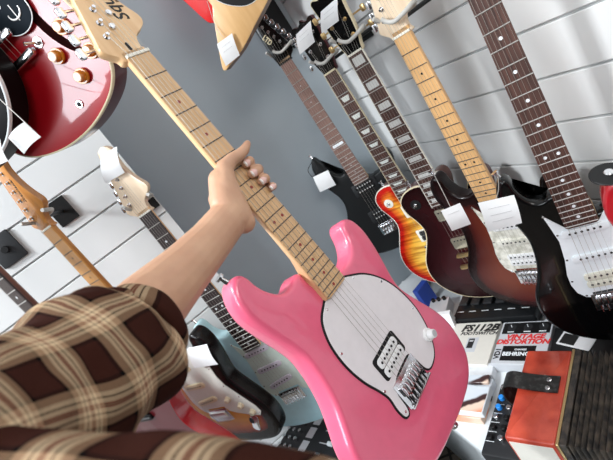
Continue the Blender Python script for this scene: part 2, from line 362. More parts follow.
def guitar(name, rot, loc, label, group, S):
    """S: description of this guitar; returns its root Empty, placed at the bottom of the body"""
    off = S.get('end', 785) / 1000
    m3 = Matrix(rot); T = Vector(loc) / 1000 + Vector((0, 0, H))
    mw = Matrix.Translation(T + m3 @ Vector((off, 0, 0))) @ m3.to_4x4()
    r = empty(name, mw, label, 'guitar', group)
    L = S.get('L', 648); zt = S.get('zt', -12); nf = S.get('nf', 22); wd = lambda x: (42 + 14.5 * x / 466) / 2000 * S.get('wk', 1)
    # body
    ed = S.get('edge', False)
    if S.get('bind'): mats = [S['body'], S.get('side', S['body']), S['bindm']]
    else: mats = [S['body']]
    link('body', body_mesh(S['outline'], zt, S.get('th', 45), S.get('rnd', 9), S.get('bind', 0), ed), None, r, off, mats=mats)
    # neck
    xe = S.get('fb_end', frx(nf, L) + 5) / 1000; bm = bmesh.new(); rings = []
    xs = [-.012, .0, .05, .15, .25, .35, xe - .085, xe - .055, xe - .03, xe - .001]
    for i, x in enumerate(xs):
        w = wd(max(0, x * 1000)) - .0003; d = .0215 + .002 * x / .4
        if i >= 7: d = .026
        sq = [0, 0, 0, 0, 0, 0, 0, .5, 1, 1][i]; ring = []
        for k in range(17):
            a = math.pi * k / 16; cy, sz = math.cos(a), math.sin(a)
            if sq:
                cy2 = max(-1, min(1, cy * 1.6)); sz2 = min(1, sz * 1.8); cy = cy * (1 - sq) + cy2 * sq; sz = sz * (1 - sq) + sz2 * sq
            ring.append((x, w * cy, -.0045 - (d - .0045) * abs(sz) ** .8))
        rings.append(ring)
    loft(bm, rings); link('neck', bm, S['neck'], r, off)
    # fingerboard
    bm = bmesh.new(); w0, w1 = wd(0), wd(xe * 1000)
    fo = [(0, -w0), (xe - .003, -w1), (xe, -w1 + .004), (xe, w1 - .004), (xe - .003, w1), (0, w0)]
    slab(bm, fo, -.0046, 0, .0006, 1); fb = link('fingerboard', bm, S['fb'], r, off)
    if S.get('fbbind'):
        for s in (-1, 1):
            b = bmesh.new(); slab(b, [(0, s * w0), (xe, s * w1), (xe, s * (w1 + .0017)), (0, s * (w0 + .0017))], -.0062, .0002, .0003, 1); link('fingerboard_binding', b, S['fbbind'], fb, off)
    for n in range(1, nf + 1):
        x = frx(n, L) / 1000; b = bmesh.new(); w = wd(x * 1000)
        tube(b, [(x, -w + .0005, .0003), (x, w - .0005, .0003)], S.get('fr', .0011), 6); link('fret', b, S.get('fretm', M['fret']), fb, off)
    ink = S.get('inlay', 'dot'); im = S.get('inlaym', M['white_pl'])
    for n in ([1] if S.get('inlay1') else []) + INV12[:S.get('ninl', 8)] + [12]:
        if n > nf: continue
        xa, xb = frx(n - 1, L) / 1000, frx(n, L) / 1000; x = (xa + xb) / 2; w = wd(x * 1000)
        if ink == 'dot':
            for dy in ((-.011, .011) if n == 12 else (0,)):
                b = bmesh.new(); cyl(b, (x, dy, -.0005), S.get('dr', .0032), .0007, 14); link('inlay', b, im, fb, off)
        elif ink == 'sharp':
            b = bmesh.new()
            if n == 12: slab(b, rrect(x, 0, (xb - xa) * .5, w * 1.5, .001), -.001, .0003, .0002, 1)
            else: cyl(b, (x, 0, -.0005), .0016, .0008, 10)
            link('inlay', b, im, fb, off)
        else:
            h = (xb - xa) * (.62 if ink == 'block' else .5); k1 = w * .72; k0 = k1 if ink == 'block' else k1 * .62
            b = bmesh.new(); slab(b, [(x - h / 2, -k1 * .95), (x - h / 2, k1 * .95), (x + h / 2, k0), (x + h / 2, -k0)], -.001, .0003, .0002, 1); link('inlay', b, im, fb, off)
    b = bmesh.new(); slab(b, [(-.005, -w0), (0, -w0), (0, w0), (-.005, w0)], -.003, .0022, .0006, 1); link('nut', b, S.get('nutm', M['nut']), r, off)
    # headstock and tuners
    hz = S.get('hz', -4.5); hd = S['head']; b = bmesh.new(); ho = mm(spline(hd, 4)) if S.get('hsm', True) else mm(hd)
    slab(b, ho, hz / 1000 - .0145, hz / 1000, .0012)
    hs = link('headstock', b, S['headm'], r, off)
    if S.get('headface'):
        b = bmesh.new(); slab(b, inset(ho, .0024 if S.get('headbind') else .0008), hz / 1000 - .001, hz / 1000 + .0008, .0003, 1); link('headstock_face', b, S['headface'], hs, off)
    posts = S['posts']
    for x, y, s, dy in posts: tuner(r, off, x, y, s, S.get('metal', M['chrome']), S.get('butm', S.get('metal', M['chrome'])), hz, dy)
    # bridge end
    bx = S.get('bridge', 650); zb = zt / 1000
    kind = S.get('bk', 'trem')
    if kind in ('trem', 'hard'):
        x0, x1, hw_ = (bx - 8, bx + 36, 38) if kind == 'trem' else (bx - 12, bx + 38, 39)
        b = bmesh.new(); slab(b, rrect((x0 + x1) / 2000, 0, (x1 - x0) / 1000, hw_ / 500, .0015), zb + .0002, zb + .003, .0007)
        if kind == 'hard': slab(b, rrect(x1 / 1000 - .0015, 0, .003, hw_ / 500, .001), zb, zb + .010, .0007)
        br = link('bridge', b, M['chrome'], r, off)
        for k in range(6):
            y = (k - 2.5) * .0106
            b = bmesh.new(); slab(b, rrect(bx / 1000 + .008, y, .019, .0096, .002), zb + .003, zb + .0105, .0015); sd = link('saddle', b, M['chrome'], br, off)
            b = bmesh.new(); tube(b, [(bx / 1000 + .017, y, zb + .0065), (x1 / 1000, y, zb + .0065)], .0017, 8); link('saddle_screw', b, M['blk_pl'] if kind == 'hard' else M['chrome'], sd, off)
    else:
        b = bmesh.new(); slab(b, rrect(bx / 1000, 0, .012, .082, .005), zb + .006, zb + .016, .002); br = link('bridge', b, S.get('metal', M['chrome']), r, off)
        for s in (-1, 1):
            b = bmesh.new(); cyl(b, (bx / 1000, s * .037, zb), .0035, .018, 14, .0006); link('bridge_post', b, S.get('metal', M['chrome']), br, off)
        b = bmesh.new(); slab(b, rrect(bx / 1000 + .042, 0, .014, .1, .006), zb + .003, zb + .015, .004); link('tailpiece', b, S.get('metal', M['chrome']), r, off)
    # strings
    tx = {1: None}; pst = sorted(posts, key=lambda p: p[1]) if not S.get('porder') else S['porder']
    ends = S.get('strend') or [(p[0], p[1]) for p in pst]
    for k in range(6):
        y0 = (k - 2.5) * .007; y1 = (k - 2.5) * .0104; ex, ey = ends[k]
        b = bmesh.new(); xb_ = bx / 1000 + (.004 if kind != 'tom' else 0)
        zz = zb + (.012 if kind != 'tom' else .0175)
        tube(b, [(ex / 1000, ey / 1000, hz / 1000 + .004), (-.002, y0, .0028), (xb_, y1, zz)] + ([(bx / 1000 + .04, y1, zb + .012)] if kind == 'tom' else []), S.get('sr', .00027) * (1.35 - .12 * k), 5)
        link('string', b, M['steel'], r, off)
    # pickguard
    if S.get('guard'):
        b = bmesh.new(); go = mm(spline(S['guard'], 4)) if S.get('gsm', False) else mm(S['guard']); go = [p for p in go]
        if S.get('grim'):
            slab(b, inset(go, -.0036), zb, zb + .0018, .0004, 1); g = link('pickguard', b, S['grim'], r, off)
            b = bmesh.new(); slab(b, go, zb + .001, zb + .0026, .0004, 1); link('pickguard_face', b, S['guardm'], g, off)
        else: slab(b, go, zb, zb + .0022, .0006, 1); g = link('pickguard', b, S['guardm'], r, off)
        for x, y in S.get('screws', []):
            b = bmesh.new(); cyl(b, (x / 1000, y / 1000, zb + .002), .0024, .0012, 10, .0003); link('screw', b, M['chrome'], g, off)
    for p in S.get('pk', []): pickup(r, off, *p[:3], **p[3])
    for k in S.get('knobs', []): knob(r, off, k[0], k[1], zt + 2, S['knobm'], **k[2])
    for x, y, dx in S.get('buttons', []):
        b = bmesh.new(); z = (zt - S.get('th', 45) / 2) / 1000
        tube(b, [(x / 1000, y / 1000, z), (x / 1000 + dx[0] * .012, y / 1000 + dx[1] * .012, z)], [.0045, .003], 12)
        tube(b, [(x / 1000 + dx[0] * .012, y / 1000 + dx[1] * .012, z), (x / 1000 + dx[0] * .016, y / 1000 + dx[1] * .016, z)], .0075, 14); link('strap_button', b, M['chrome'], r, off)
    r['off'] = off; del r['off']
    OFFS[r.name] = off
    return r
OFFS = {}
def local(r, x, y, z):   # guitar millimetres -> world
    return r.matrix_world @ Vector((x / 1000 - OFFS[r.name], y / 1000, z / 1000))
SP = [(-42 - 22 * k, -21 + 6.6 * k, -1, 35) for k in range(6)]
SCR = [(436, -57), (484, -47), (546, -50), (600, -58), (642, -44), (440, 108), (504, 102), (567, 100), (612, 120), (676, 143)]
def strat(**k):
    d = dict(outline=STRAT, guard=GUARD, head=SHEAD, posts=SP, screws=SCR, buttons=[(334, -121, (-.9, -.3)), (786, 30, (1, 0))]); d.update(k); return d
G_ = 'electric guitars hanging on the walls'
POLE = M['chrome']
# ---- the pink guitar held in the hand
pink = guitar('electric_guitar', [[.03849, .85553, .51632], [-.17589, .51444, -.8393], [-.98366, -.05851, .17028]], (101.5, 706.8, 158.3),
    'glossy pink electric guitar with a maple neck held up in the hand', None,
    strat(body=M['pink'], rnd=10, neck=M['maple'], fb=M['maple_face'], nf=21, fb_end=460, headm=M['maple'], fretm=M['fretd'], fr=.0009, inlaym=mat('red_inlay', (.28, .03, .02), .4), dr=.0027,
        guardm=mat('white_guard', (.8, .76, .78), .35), grim=M['blk_pl'], gsm=True, wk=1.0, sr=.0003,
        guard=[(458, -18), (463, -34), (476, -56), (500, -70), (528, -76), (558, -76), (590, -70), (618, -60), (640, -55), (662, -58), (680, -56), (683, -47), (672, -42), (646, -38), (634, -20), (632, 10), (634, 34), (652, 40), (676, 44), (686, 54), (684, 76), (674, 92), (655, 106), (630, 116), (600, 121), (565, 118), (534, 109), (508, 94), (486, 74), (470, 50), (460, 30), (462, 5)],
        screws=[(470, -36), (530, -70), (626, -55), (676, -50), (664, 96), (600, 115), (520, 96), (474, 50)],
        pk=[(606, 47, M['white'], dict(kind='open', polem=M['blk_pl'], z=-7, wide=.064))], bk='hard', bridge=648,
        knobs=[(652, 99, dict(r=12, h=17, r2=8.5, top=M['greyink']))], knobm=M['white']))
po = OFFS[pink.name]
bm = bmesh.new(); slab(bm, rrect(.603, 0, .043, .078, .006), -.0095, -.0088, .0002, 1); link('pickup_slot', bm, M['blk_pl'], pink, po)
def logo(root, s, size, x, y, z, ang, m, shear=0, bold=0, sx=1, name='logo'):
    return text(name, s, size, m, root, Matrix.Translation((x / 1000 - OFFS[root.name], y / 1000, z / 1000)) @ Matrix.Rotation(ang, 4, 'Z'), shear, bold, sx=sx)
logo(pink, 'Squier', .029, -93, 24, -4.2, R(188), M['ink'], .35, .0004)
logo(pink, 'BULLET', .006, -98, 38, -4.2, R(188), M['ink'], .3)
for x, y in ((-54, -2), (-75, 10)):
    bm = bmesh.new(); cyl(bm, (x / 1000, y / 1000, -.0045), .005, .004, 14, .001); link('string_tree', bm, M['chrome'], pink, po)
bm = bmesh.new(); slab(bm, rrect(-.019, -.001, .014, .006, .003), -.0046, -.0042, .0001, 1); link('truss_rod_slot', bm, M['blk_pl'], pink, po)
# ---- the right wall row
bs = guitar('electric_guitar', [[-.03563, .63576, -.77107], [.0147, -.77114, -.63649], [-.99926, -.03402, .01813]], (584.3, 600.2, -48.2),
    'glossy black electric guitar with white pickguard and dark fretboard, nearest on right wall', G_,
    strat(outline=[(x, y * (.84 if y < 0 else 1)) for x, y in STRAT], th=40, buttons=[(334, -102, (-.9, -.3))], body=M['black'], neck=M['maple'], fb=M['rose'], headm=M['maple'], guardm=M['white_pl'],
        pk=[(486, 52, M['white_pl'], dict(polem=M['dark_pl'])), (548, 52, M['white_pl'], dict(polem=M['dark_pl'])), (606, 52, mat('cream_coils', (.74, .73, .62), .4), dict(kind='open', polem=M['dark_pl'], z=-6))],
        knobs=[(622, 92, dict()), (652, 118, dict()), (672, 138, dict(r=8, h=10))], knobm=M['white']))
ms = guitar('electric_guitar', [[-.0013, .39379, -.9192], [.02398, -.91892, -.3937], [-.99971, -.02256, -.00825]], (568.4, 809.3, -49.8),
    'dark red burst electric guitar with pearl pickguard and maple fretboard on right wall', G_,
    strat(body=M['burstr'], edge=True, neck=M['maple_d'], fb=M['maple_d'], headm=M['maple_l'], fretm=M['fretd'], inlaym=M['blk_pl'], dr=.0026, guardm=M['pearl'],
        pk=[(494, 52, M['white'], dict(kind='open', polem=M['dark_pl'])), (550, 52, M['pearl'], dict(polem=M['dark_pl'])), (606, 52, M['white'], dict(kind='open', polem=M['dark_pl'], z=-6))],
        knobs=[(622, 92, dict()), (652, 118, dict())], knobm=M['white']))
LPP = [(-40 - 38 * k, s * 20, s, 38) for s in (-1, 1) for k in range(3)]
LPE = [(-40, -20), (-78, -20), (-116, -20), (-116, 20), (-78, 20), (-40, 20)]
ld = guitar('electric_guitar', [[-.01153, .53848, -.84256], [.0138, -.84245, -.5386], [-.99984, -.01783, .00228]], (563.3, 995.0, -29.9),
    'wine red single-cut electric guitar with block inlays and gold hardware', G_,
    dict(outline=LP, body=M['burstw'], edge=True, side=M['maroon'], bind=3, bindm=M['cream'], end=804, L=628, zt=-16, th=50, rnd=5, neck=M['mahog'], fb=M['rose'], fbbind=M['nut'], head=LPHEAD, headm=M['cream'], headbind=1, headface=M['black'],
        posts=LPP, strend=LPE, metal=M['gold'], inlay='block', inlay1=1, inlaym=mat('pearl_block', (.62, .62, .6), .25), bk='tom', bridge=630, buttons=[(804, 0, (1, 0)), (388, -76, (-1, -.3))],
        pk=[(490, 50, M['nickel'], dict(kind='cover', z=-7, polem=M['dark_pl'])), (590, 50, M['nickel'], dict(kind='cover', z=-7, polem=M['dark_pl']))],
        knobs=[(660, 85, dict()), (700, 75, dict()), (680, 125, dict()), (725, 110, dict())], knobm=M['blk_pl']))
lb = guitar('electric_guitar', [[-.00843, .52022, -.85399], [-.00263, -.85403, -.52021], [-.99996, -.00214, .00856]], (575.5, 1188.5, -37.8),
    'cherry to amber sunburst single-cut electric guitar with flamed top', G_,
    dict(outline=LP, body=M['burstch'], edge=True, side=M['mahog'], bind=3, bindm=M['nut'], end=804, L=628, zt=-16, th=50, rnd=5, neck=M['mahog'], fb=M['rose'], fbbind=M['nutc'], head=LPHEAD, headm=M['maroon'], headface=M['black'], nutm=M['nutc'],
        posts=LPP, strend=LPE, inlay='trap', inlaym=mat('pearl_trapezoid', (.7, .72, .68), .3), bk='tom', bridge=630, buttons=[(804, 0, (1, 0)), (388, -76, (-1, -.3))],
        pk=[(490, 50, M['dark_pl'], dict(kind='open', z=-7, polem=M['chrome'], frame=M['nut'])), (590, 50, M['dark_pl'], dict(kind='open', z=-7, polem=M['chrome'], frame=M['nut']))],
        knobs=[(660, 85, dict()), (700, 75, dict()), (680, 125, dict()), (725, 110, dict())], knobm=M['amber']))
for g, x, y, rm in ((ld, 439, -77, M['blk_pl']), (lb, 446, -79, M['nut'])):
    bm = bmesh.new(); cyl(bm, (x / 1000, y / 1000, -.016), .016, .0018, 24, .0005); p = link('switch_plate', bm, rm, g, OFFS[g.name])
    bm = bmesh.new(); cyl(bm, (x / 1000, y / 1000, -.0142), .006, .004, 16, .001); cyl(bm, (x / 1000, y / 1000, -.0105), .0025, .010, 10); link('toggle_switch', bm, M['chrome'], p, OFFS[g.name])
lt = guitar('electric_guitar', [[-.02234, .83312, -.55265], [-.02524, -.55308, -.83275], [-.99943, -.00465, .03339]], (565.0, 1396.0, 64.1),
    'satin black electric guitar with pointed horns and inline black headstock, against grey wall', G_,
    dict(outline=SUPER, body=M['satin_black'], end=764, rnd=8, neck=M['maple'], fb=M['rose_l'], nf=22, fb_end=470, head=LHEAD, headm=M['black'], inlay='sharp', inlaym=M['white_pl'], nutm=M['blk_pl'],
        posts=[(-40 - 21.5 * k, 27 - 8 * k, 1, 28) for k in range(6)], strend=[(-147.5 + 21.5 * k, -13 + 8 * k) for k in range(6)], bk='trem', buttons=[(312, -110, (-.9, -.3)), (764, 20, (1, 0))],
        pk=[(490, 50, M['blk_pl'], dict(kind='open', z=-4, polem=M['white'], frame=M['dark_pl'])), (604, 50, M['blk_pl'], dict(kind='open', z=-4, polem=M['white'], frame=M['dark_pl']))],
        knobs=[(660, 80, dict()), (690, 110, dict())], knobm=M['blk_pl']))
logo(lt, 'LTD', .022, -86, -13, -3.4, R(17), M['cream'], 0, .0008, .8)
bl = guitar('electric_guitar', [[-.02252, .83394, -.5514], [-.03652, -.55186, -.83314], [-.99908, .00137, .04288]], (-64.8, 1189.5, -49.9),
    'pale blue electric guitar with mint pickguard and dark fretboard behind the forearm', G_,
    strat(body=M['blue'], neck=M['maple'], fb=M['rose_d'], headm=M['maple_l'], guardm=M['mint'],
        pk=[(486, 52, mat('lilac_cover', (.66, .62, .7), .35), dict(polem=M['dark_pl'])), (548, 52, bpy.data.materials['lilac_cover'], dict(polem=M['dark_pl'])), (606, 52, bpy.data.materials['lilac_cover'], dict(polem=M['dark_pl'], ang=R(8)))],
        knobs=[(606, 78, dict()), (640, 104, dict()), (668, 126, dict())], knobm=M['white']))
og = guitar('electric_guitar', [[-.00955, .67733, -.73562], [.00226, -.73564, -.67737], [-.99995, -.00813, .0055]], (-256.4, 1165.8, 55.4),
    'black-edged sunburst electric guitar with orange tinted neck and white pickguard, on left wall', G_,
    strat(body=M['burst3'], edge=True, neck=M['orange_w'], fb=M['orange_f'], headm=M['orange_w'], fretm=M['fretd'], inlaym=M['blk_pl'], dr=.0026, guardm=mat('parchment', (.76, .76, .7), .35),
        pk=[(486, 52, M['cream'], dict(polem=M['dark_pl'])), (548, 52, M['cream'], dict(polem=M['dark_pl'])), (606, 52, M['cream'], dict(polem=M['dark_pl'], ang=R(8)))],
        knobs=[(612, 78, dict()), (640, 104, dict()), (668, 126, dict())], knobm=mat('cream_knob', (.78, .7, .5), .35)))
logo(og, 'Stratocaster', .012, -104, 14, -4.2, R(168), M['ink'], .3, .0001)
bm = bmesh.new(); slab(bm, rrect(.712, .098, .062, .024, .010, ang=R(-30)), -.0125, -.0095, .0012); jk = link('jack_plate', bm, M['chrome'], og, OFFS[og.name])
bm = bmesh.new(); slab(bm, rrect(.702, .092, .022, .014, .006, ang=R(-30)), -.0098, -.0092, .0002, 1); link('jack_socket', bm, M['blk_pl'], jk, OFFS[og.name])
# far-left guitar: dark neck leading down to a red body behind the sleeve
T0 = 0
fl = guitar('electric_guitar', [[-.0, .67733, -.73568], [0, -.73568, -.67733], [-1, 0, 0]], (-383, 1100, 60),
    'deep red electric guitar with dark fretboard at far left behind the plaid sleeve', G_,
    strat(outline=[(x, y * 1.08) for x, y in LP], end=804, body=M['maroon'], side=M['red_gloss'], bind=1, bindm=M['red_gloss'], neck=M['mahog'], fb=M['rose_d'], headm=M['mahog'], guardm=M['maroon'], guard=None, buttons=[],
        pk=[(490, 50, M['blk_pl'], dict(kind='open', polem=M['chrome'])), (600, 50, M['blk_pl'], dict(kind='open', polem=M['chrome']))], knobs=[(660, 90, dict())], knobm=M['blk_pl']))
# ---- semi-hollow red guitar at upper left, hung high and close
yaw = R(-125); n_ = Vector((math.cos(yaw), math.sin(yaw), 0)); x_ = Vector((0, 0, -1)); y_ = n_.cross(x_)
RA = [[x_[i], y_[i], n_[i]] for i in range(3)]
kp = Vector((13.2, 843.7, 251.9))               # its front lower knob; knob sits at (703,73) of the template
nutp = kp - x_ * 703 - y_ * 73
es = guitar('electric_guitar', RA, tuple(nutp), 'cherry red semi-hollow electric guitar with f-hole and amber knobs, upper left', G_,
    dict(outline=ES, body=M['red_gloss'], side=M['maroon'], bind=3, bindm=M['nutc'], end=818, L=628, zt=0, th=48, rnd=4, neck=M['mahog'], fb=M['rose'], fb_end=455, head=LPHEAD, headm=M['maroon'], headface=M['black'],
        posts=LPP, strend=LPE, inlay='dot', bk='tom', bridge=632, guard=None, sr=.0003,
        pk=[(590, 50, M['chrome'], dict(kind='cover', z=6, polem=M['dark_pl'], frame=M['blk_pl'])), (480, 50, M['chrome'], dict(kind='cover', z=6, polem=M['dark_pl'], frame=M['blk_pl']))],
        knobs=[(x, y, dict(r=13, h=15, r2=9, top=M['amber_top'])) for x, y in ((678, 115), (703, 73), (749, 86), (731, 130))], knobm=M['amber']))
eo = OFFS[es.name]
fh = curve3([(.590, .098, 0), (.604, .090, 0), (.628, .084, 0), (.655, .086, 0), (.682, .093, 0), (.706, .104, 0), (.722, .116, 0)], 5)
bm = bmesh.new(); hw_ = []
Lf = [Vector((p.x, p.y)) for p in fh]; nL = len(Lf)
for s in (1, -1):
    rng = range(nL) if s == 1 else range(nL - 1, -1, -1)
    for i in rng:
        t = (Lf[min(i + 1, nL - 1)] - Lf[max(i - 1, 0)]).normalized(); q = Lf[i] + Vector((-t.y, t.x)) * s * (.0045 + .0035 * math.sin(math.pi * i / (nL - 1))); hw_.append((q.x, q.y))
slab(bm, hw_, -.0006, .0004, .0001, 1); fo_ = link('f_hole', bm, mat('f_hole_dark', (.012, .003, .003), .9, spec=0), es, eo)
bm = bmesh.new(); pgo = mm(spline([(470, 30), (600, 22), (622, 20), (640, 36), (648, 58), (644, 78), (632, 90), (610, 92), (560, 84), (500, 62), (470, 50)], 5))
slab(bm, inset(pgo, -.0015), .006, .0075, .0004, 1); pgx = link('pickguard', bm, M['white_pl'], es, eo)
bm = bmesh.new(); slab(bm, pgo, .0065, .0081, .0003, 1); link('pickguard_face', bm, mat('slate_black', (.010, .014, .019), .6, spec=.02), pgx, eo)
# the curved logo on the pickguard: an open rounded letter with a long middle bar
bm = bmesh.new(); cx, cy = .618, .064
arc = [(cx + .011 * math.cos(a), cy + .014 * math.sin(a), .0086) for a in [R(t) for t in range(-75, 256 - 75, 12)]]
arc = [(cx + .010 * math.cos(R(t)) , cy + .013 * math.sin(R(t)), .0086) for t in range(-105, 106, 14)]
tube(bm, arc, [.0007 + .0008 * math.sin(math.pi * i / (len(arc) - 1)) for i in range(len(arc))], 6)
tube(bm, [(cx - .012, cy, .0086), (cx + .014, cy, .0086)], [.001, .0008], 6); link('logo', bm, M['white'], pgx, eo)
bm = bmesh.new(); cyl(bm, (.598, .048, .008), .0035, .001, 12); link('screw', bm, M['white'], pgx, eo)
bm = bmesh.new(); cyl(bm, (.668, .058, 0), .009, .002, 20, .0005); cyl(bm, (.668, .058, .002), .0045, .006, 12, .0008); tube(bm, [(.668, .058, .008), (.664, .050, .022)], [.002, .0035], 10); link('toggle_switch', bm, M['chrome'], es, eo)
bm = bmesh.new(); cyl(bm, (.777, .044, 0), .007, .0025, 20, .0008); jk2 = link('jack_socket', bm, M['chrome'], es, eo)
bm = bmesh.new(); cyl(bm, (.777, .044, .0021), .0045, .0008, 14); link('jack_hole', bm, M['blk_pl'], jk2, eo)
# ---- black guitar with white binding, cut by the left edge of the frame
rb = at(-20, 60, .67) - Vector((0, 0, H))
bk_n = rb * 1000 - x_ * 690 - y_ * 160
bk = guitar('electric_guitar', RA, tuple(bk_n), 'black single-cut electric guitar with white binding at left edge, before the red one', G_,
    dict(outline=LP, body=M['deep_black'], side=M['deep_black'], bind=2.5, bindm=M['white_pl'], end=804, L=628, zt=-8, th=48, rnd=5, neck=M['mahog'], fb=M['rose'], head=LPHEAD, headm=M['black'], posts=LPP, strend=LPE, inlay='block', bk='tom', bridge=630,
        pk=[(490, 50, M['chrome'], dict(kind='cover', z=2)), (590, 50, M['chrome'], dict(kind='cover', z=2))], knobs=[(700, 75, dict())], knobm=M['blk_pl']))
# ---- natural wood wing body and red body above the frame's top edge
def wing(name, T, outline, top, side, label, zt=0, th=42, guardo=None, end=62, sm=3):
    m3 = Matrix(RA); mw = Matrix.Translation(Vector(T) / 1000 + Vector((0, 0, H)) + m3 @ Vector((end / 1000, 0, 0))) @ m3.to_4x4()
    r = empty(name, mw, label, 'guitar', G_); OFFS[r.name] = end / 1000
    o = mm(spline(outline, sm)) if sm > 1 else mm(outline); bm = bmesh.new()
    rings = []
    for q, z in ((.003, 0), (.0008, -.0008), (0, -.003), (0, -.0032), (0, -th / 1000 + .003), (.003, -th / 1000)): rings.append([(x, y, z + zt / 1000) for x, y in inset(o, q)])
    vs = loft(bm, rings, cap=False); nn = len(vs[0])
    for f in bm.faces: f.material_index = 1
    bm.faces.ensure_lookup_table()
    for i in range(2 * nn): bm.faces[i].material_index = 0
    bm.faces.new(vs[0]).material_index = 0; bm.faces.new(vs[-1]).material_index = 1
    link('body', bm, None, r, end / 1000, mats=[top, side])
    if guardo:
        for k, (d, mt) in enumerate(((-.0015, M['white_pl']), (0, M['blk_pl']))):
            bm = bmesh.new(); slab(bm, inset(mm(spline(guardo, 4)), d), .0002 + .0006 * k, .0016 + .0006 * k, .0003, 1); link('pickguard' if not k else 'pickguard_face', bm, mt, r if not k else g0, end / 1000)
            if not k: g0 = bpy.data.objects[[o.name for o in r.children][-1]]
    bm = bmesh.new(); w = .026; tube(bm, [(-.62, .05, -.012), (-.15, .05, -.012)], [.021, .028], 16); link('neck', bm, M['mahog'], r, end / 1000)
    return r
vw = wing('electric_guitar', (414 , 1194, 193), [(60, -91), (64, -84), (62, -76), (49, -15), (21, 52), (-5, 115), (-60, 240), (-230, 235), (-330, 120), (-345, 80), (-345, 20), (-300, -40), (-200, -80), (-97, -17), (-60, -30), (-31, -45), (10, -68), (23, -76), (50, -89)], M['natural'], M['brown_w'],
    'natural wood pointed-wing electric guitar with black pickguard at top centre', guardo=[(-82, 5), (-62, 18), (-42, 39), (-27, 64), (-24, 94), (-40, 130), (-120, 150), (-200, 60), (-160, -10), (-110, -8)])
rr = [(46, 3), (58, 30), (62, 70), (55, 120), (20, 165), (-60, 180), (-140, 150), (-200, 140), (-300, 150), (-345, 110), (-340, 60), (-345, 20), (-300, -40), (-220, -60), (-150, -45), (-90, -40), (-48, -26), (-13, -17), (22, -8)]
rw = wing('electric_guitar', (442, 1443, 335), rr, M['bright_red'], M['bright_red'], 'bright red electric guitar peeking out behind the natural wood one', end=62)
# ---- red guitar at the right edge with a black cap on its horn
yr = R(-140); nr = Vector((math.cos(yr), math.sin(yr), 0)); yr_ = nr.cross(x_); RR = [[x_[i], yr_[i], nr[i]] for i in range(3)]
hp = at(616, 188, .55) - Vector((0, 0, H))
rg_n = hp * 1000 - x_ * 336 + yr_ * 120
rg = guitar('electric_guitar', RR, tuple(rg_n), 'shiny red electric guitar with white pickguard cut by right edge', G_,
    strat(body=M['red_gloss'], neck=M['maple'], fb=M['rose'], headm=M['maple_l'], guardm=M['white_pl'], buttons=[], pk=[(486, 52, M['white'], dict(polem=M['dark_pl']))], knobs=[(622, 92, dict())], knobm=M['white']))
mw = Matrix.Translation(at(609, 174, .548)) @ Matrix.Rotation(R(20), 4, 'X')
cap = empty('strap_lock', mw, 'round black rubber disc with silver centre on the red horn at right edge', 'strap lock')
bm = bmesh.new(); cyl(bm, (0, 0, -.0015), .022, .003, 32, .001); link('disc', bm, M['blk_pl'], cap)
bm = bmesh.new(); cyl(bm, (0, 0, .0015), .006, .003, 20, .001); cyl(bm, (0, 0, -.012), .004, .011, 12); link('screw_head', bm, M['chrome'], cap)
# ------------------------------------------------------------------ hangers
def hanger(g, label, wall, yoke, plate=True, armstart=(-26, 0, -26)):
    a = local(g, *armstart); nn = g.matrix_world.to_3x3() @ Vector((0, 0, 1)); nn.z = 0; nn.normalize()
    e = Vector((wall[1] / 1000, a.y, a.z)) if wall[0] == 'x' else Vector((a.x, wall[1] / 1000, a.z))
    wn = Vector((-1, 0, 0)) if wall[0] == 'x' else Vector((0, -1, 0)); s = Vector((0, 1, 0)) if wall[0] == 'x' else Vector((1, 0, 0))
    h = empty('guitar_hanger', Matrix.Translation(e), label, 'hanger', 'wall hangers holding the guitars')
    def tol(p): return p - e
    bm = bmesh.new(); w, hh = (.04, .012) if wall[0] == 'x' else (.027, .036)
    c = [s * w * sx + Vector((0, 0, hh * sz)) for sx, sz in ((-1, -1), (1, -1), (1, 1), (-1, 1))]
    loft(bm, [[tuple(q + wn * d) for q in c] for d in (.001, .007)]); link('plate', bm, M['blk_pl'], h)
    bm = bmesh.new(); tube(bm, [wn * .006, tol(a)], .005, 10); link('arm', bm, M['blk_pl'], h)
    pts = curve3([tol(local(g, *p)) for p in yoke], 5)
    bm = bmesh.new(); tube(bm, pts, .0046, 10); link('yoke', bm, M['rubber'], h)
    return h
def yk(s=1, w=30): return [(-58, -w - 6, 4), (-46, -w - 2, -8), (-38, -w + 2, -24), (-34, 0, -30), (-36, w + 8, -26), (-42, w + 20, -8), (-38, w + 14, 8), (-34, w - 2, 13), (-32, 8, 13), (-40, -6, 14), (-50, -12, 16)]
hanger(ms, 'pale hanger yoke holding the maple necked guitar', ('x', 741), yk())
hanger(ld, 'pale hanger yoke holding the block inlay guitar', ('x', 741), yk())
hanger(lb, 'pale hanger yoke holding the flamed sunburst guitar', ('x', 741), yk())
hanger(lt, 'pale hanger yoke under the inline black headstock', ('x', 741), yk())
hanger(og, 'pale hanger yoke holding the orange tinted neck', ('y', 1364), [(-43, -28, 20), (-34, -27, 4), (-26, -26, -20), (-28, 0, -28), (-30, 30, -26), (-32, 44, -14), (-38, 58, 10)])
hanger(bl, 'pale hanger yoke holding the pale blue guitar', ('y', 1364), [(-44, -26, 14), (-34, -27, 2), (-26, -28, -20), (-28, 0, -28), (-30, 30, -26), (-30, 44, -14), (-36, 52, 10)])
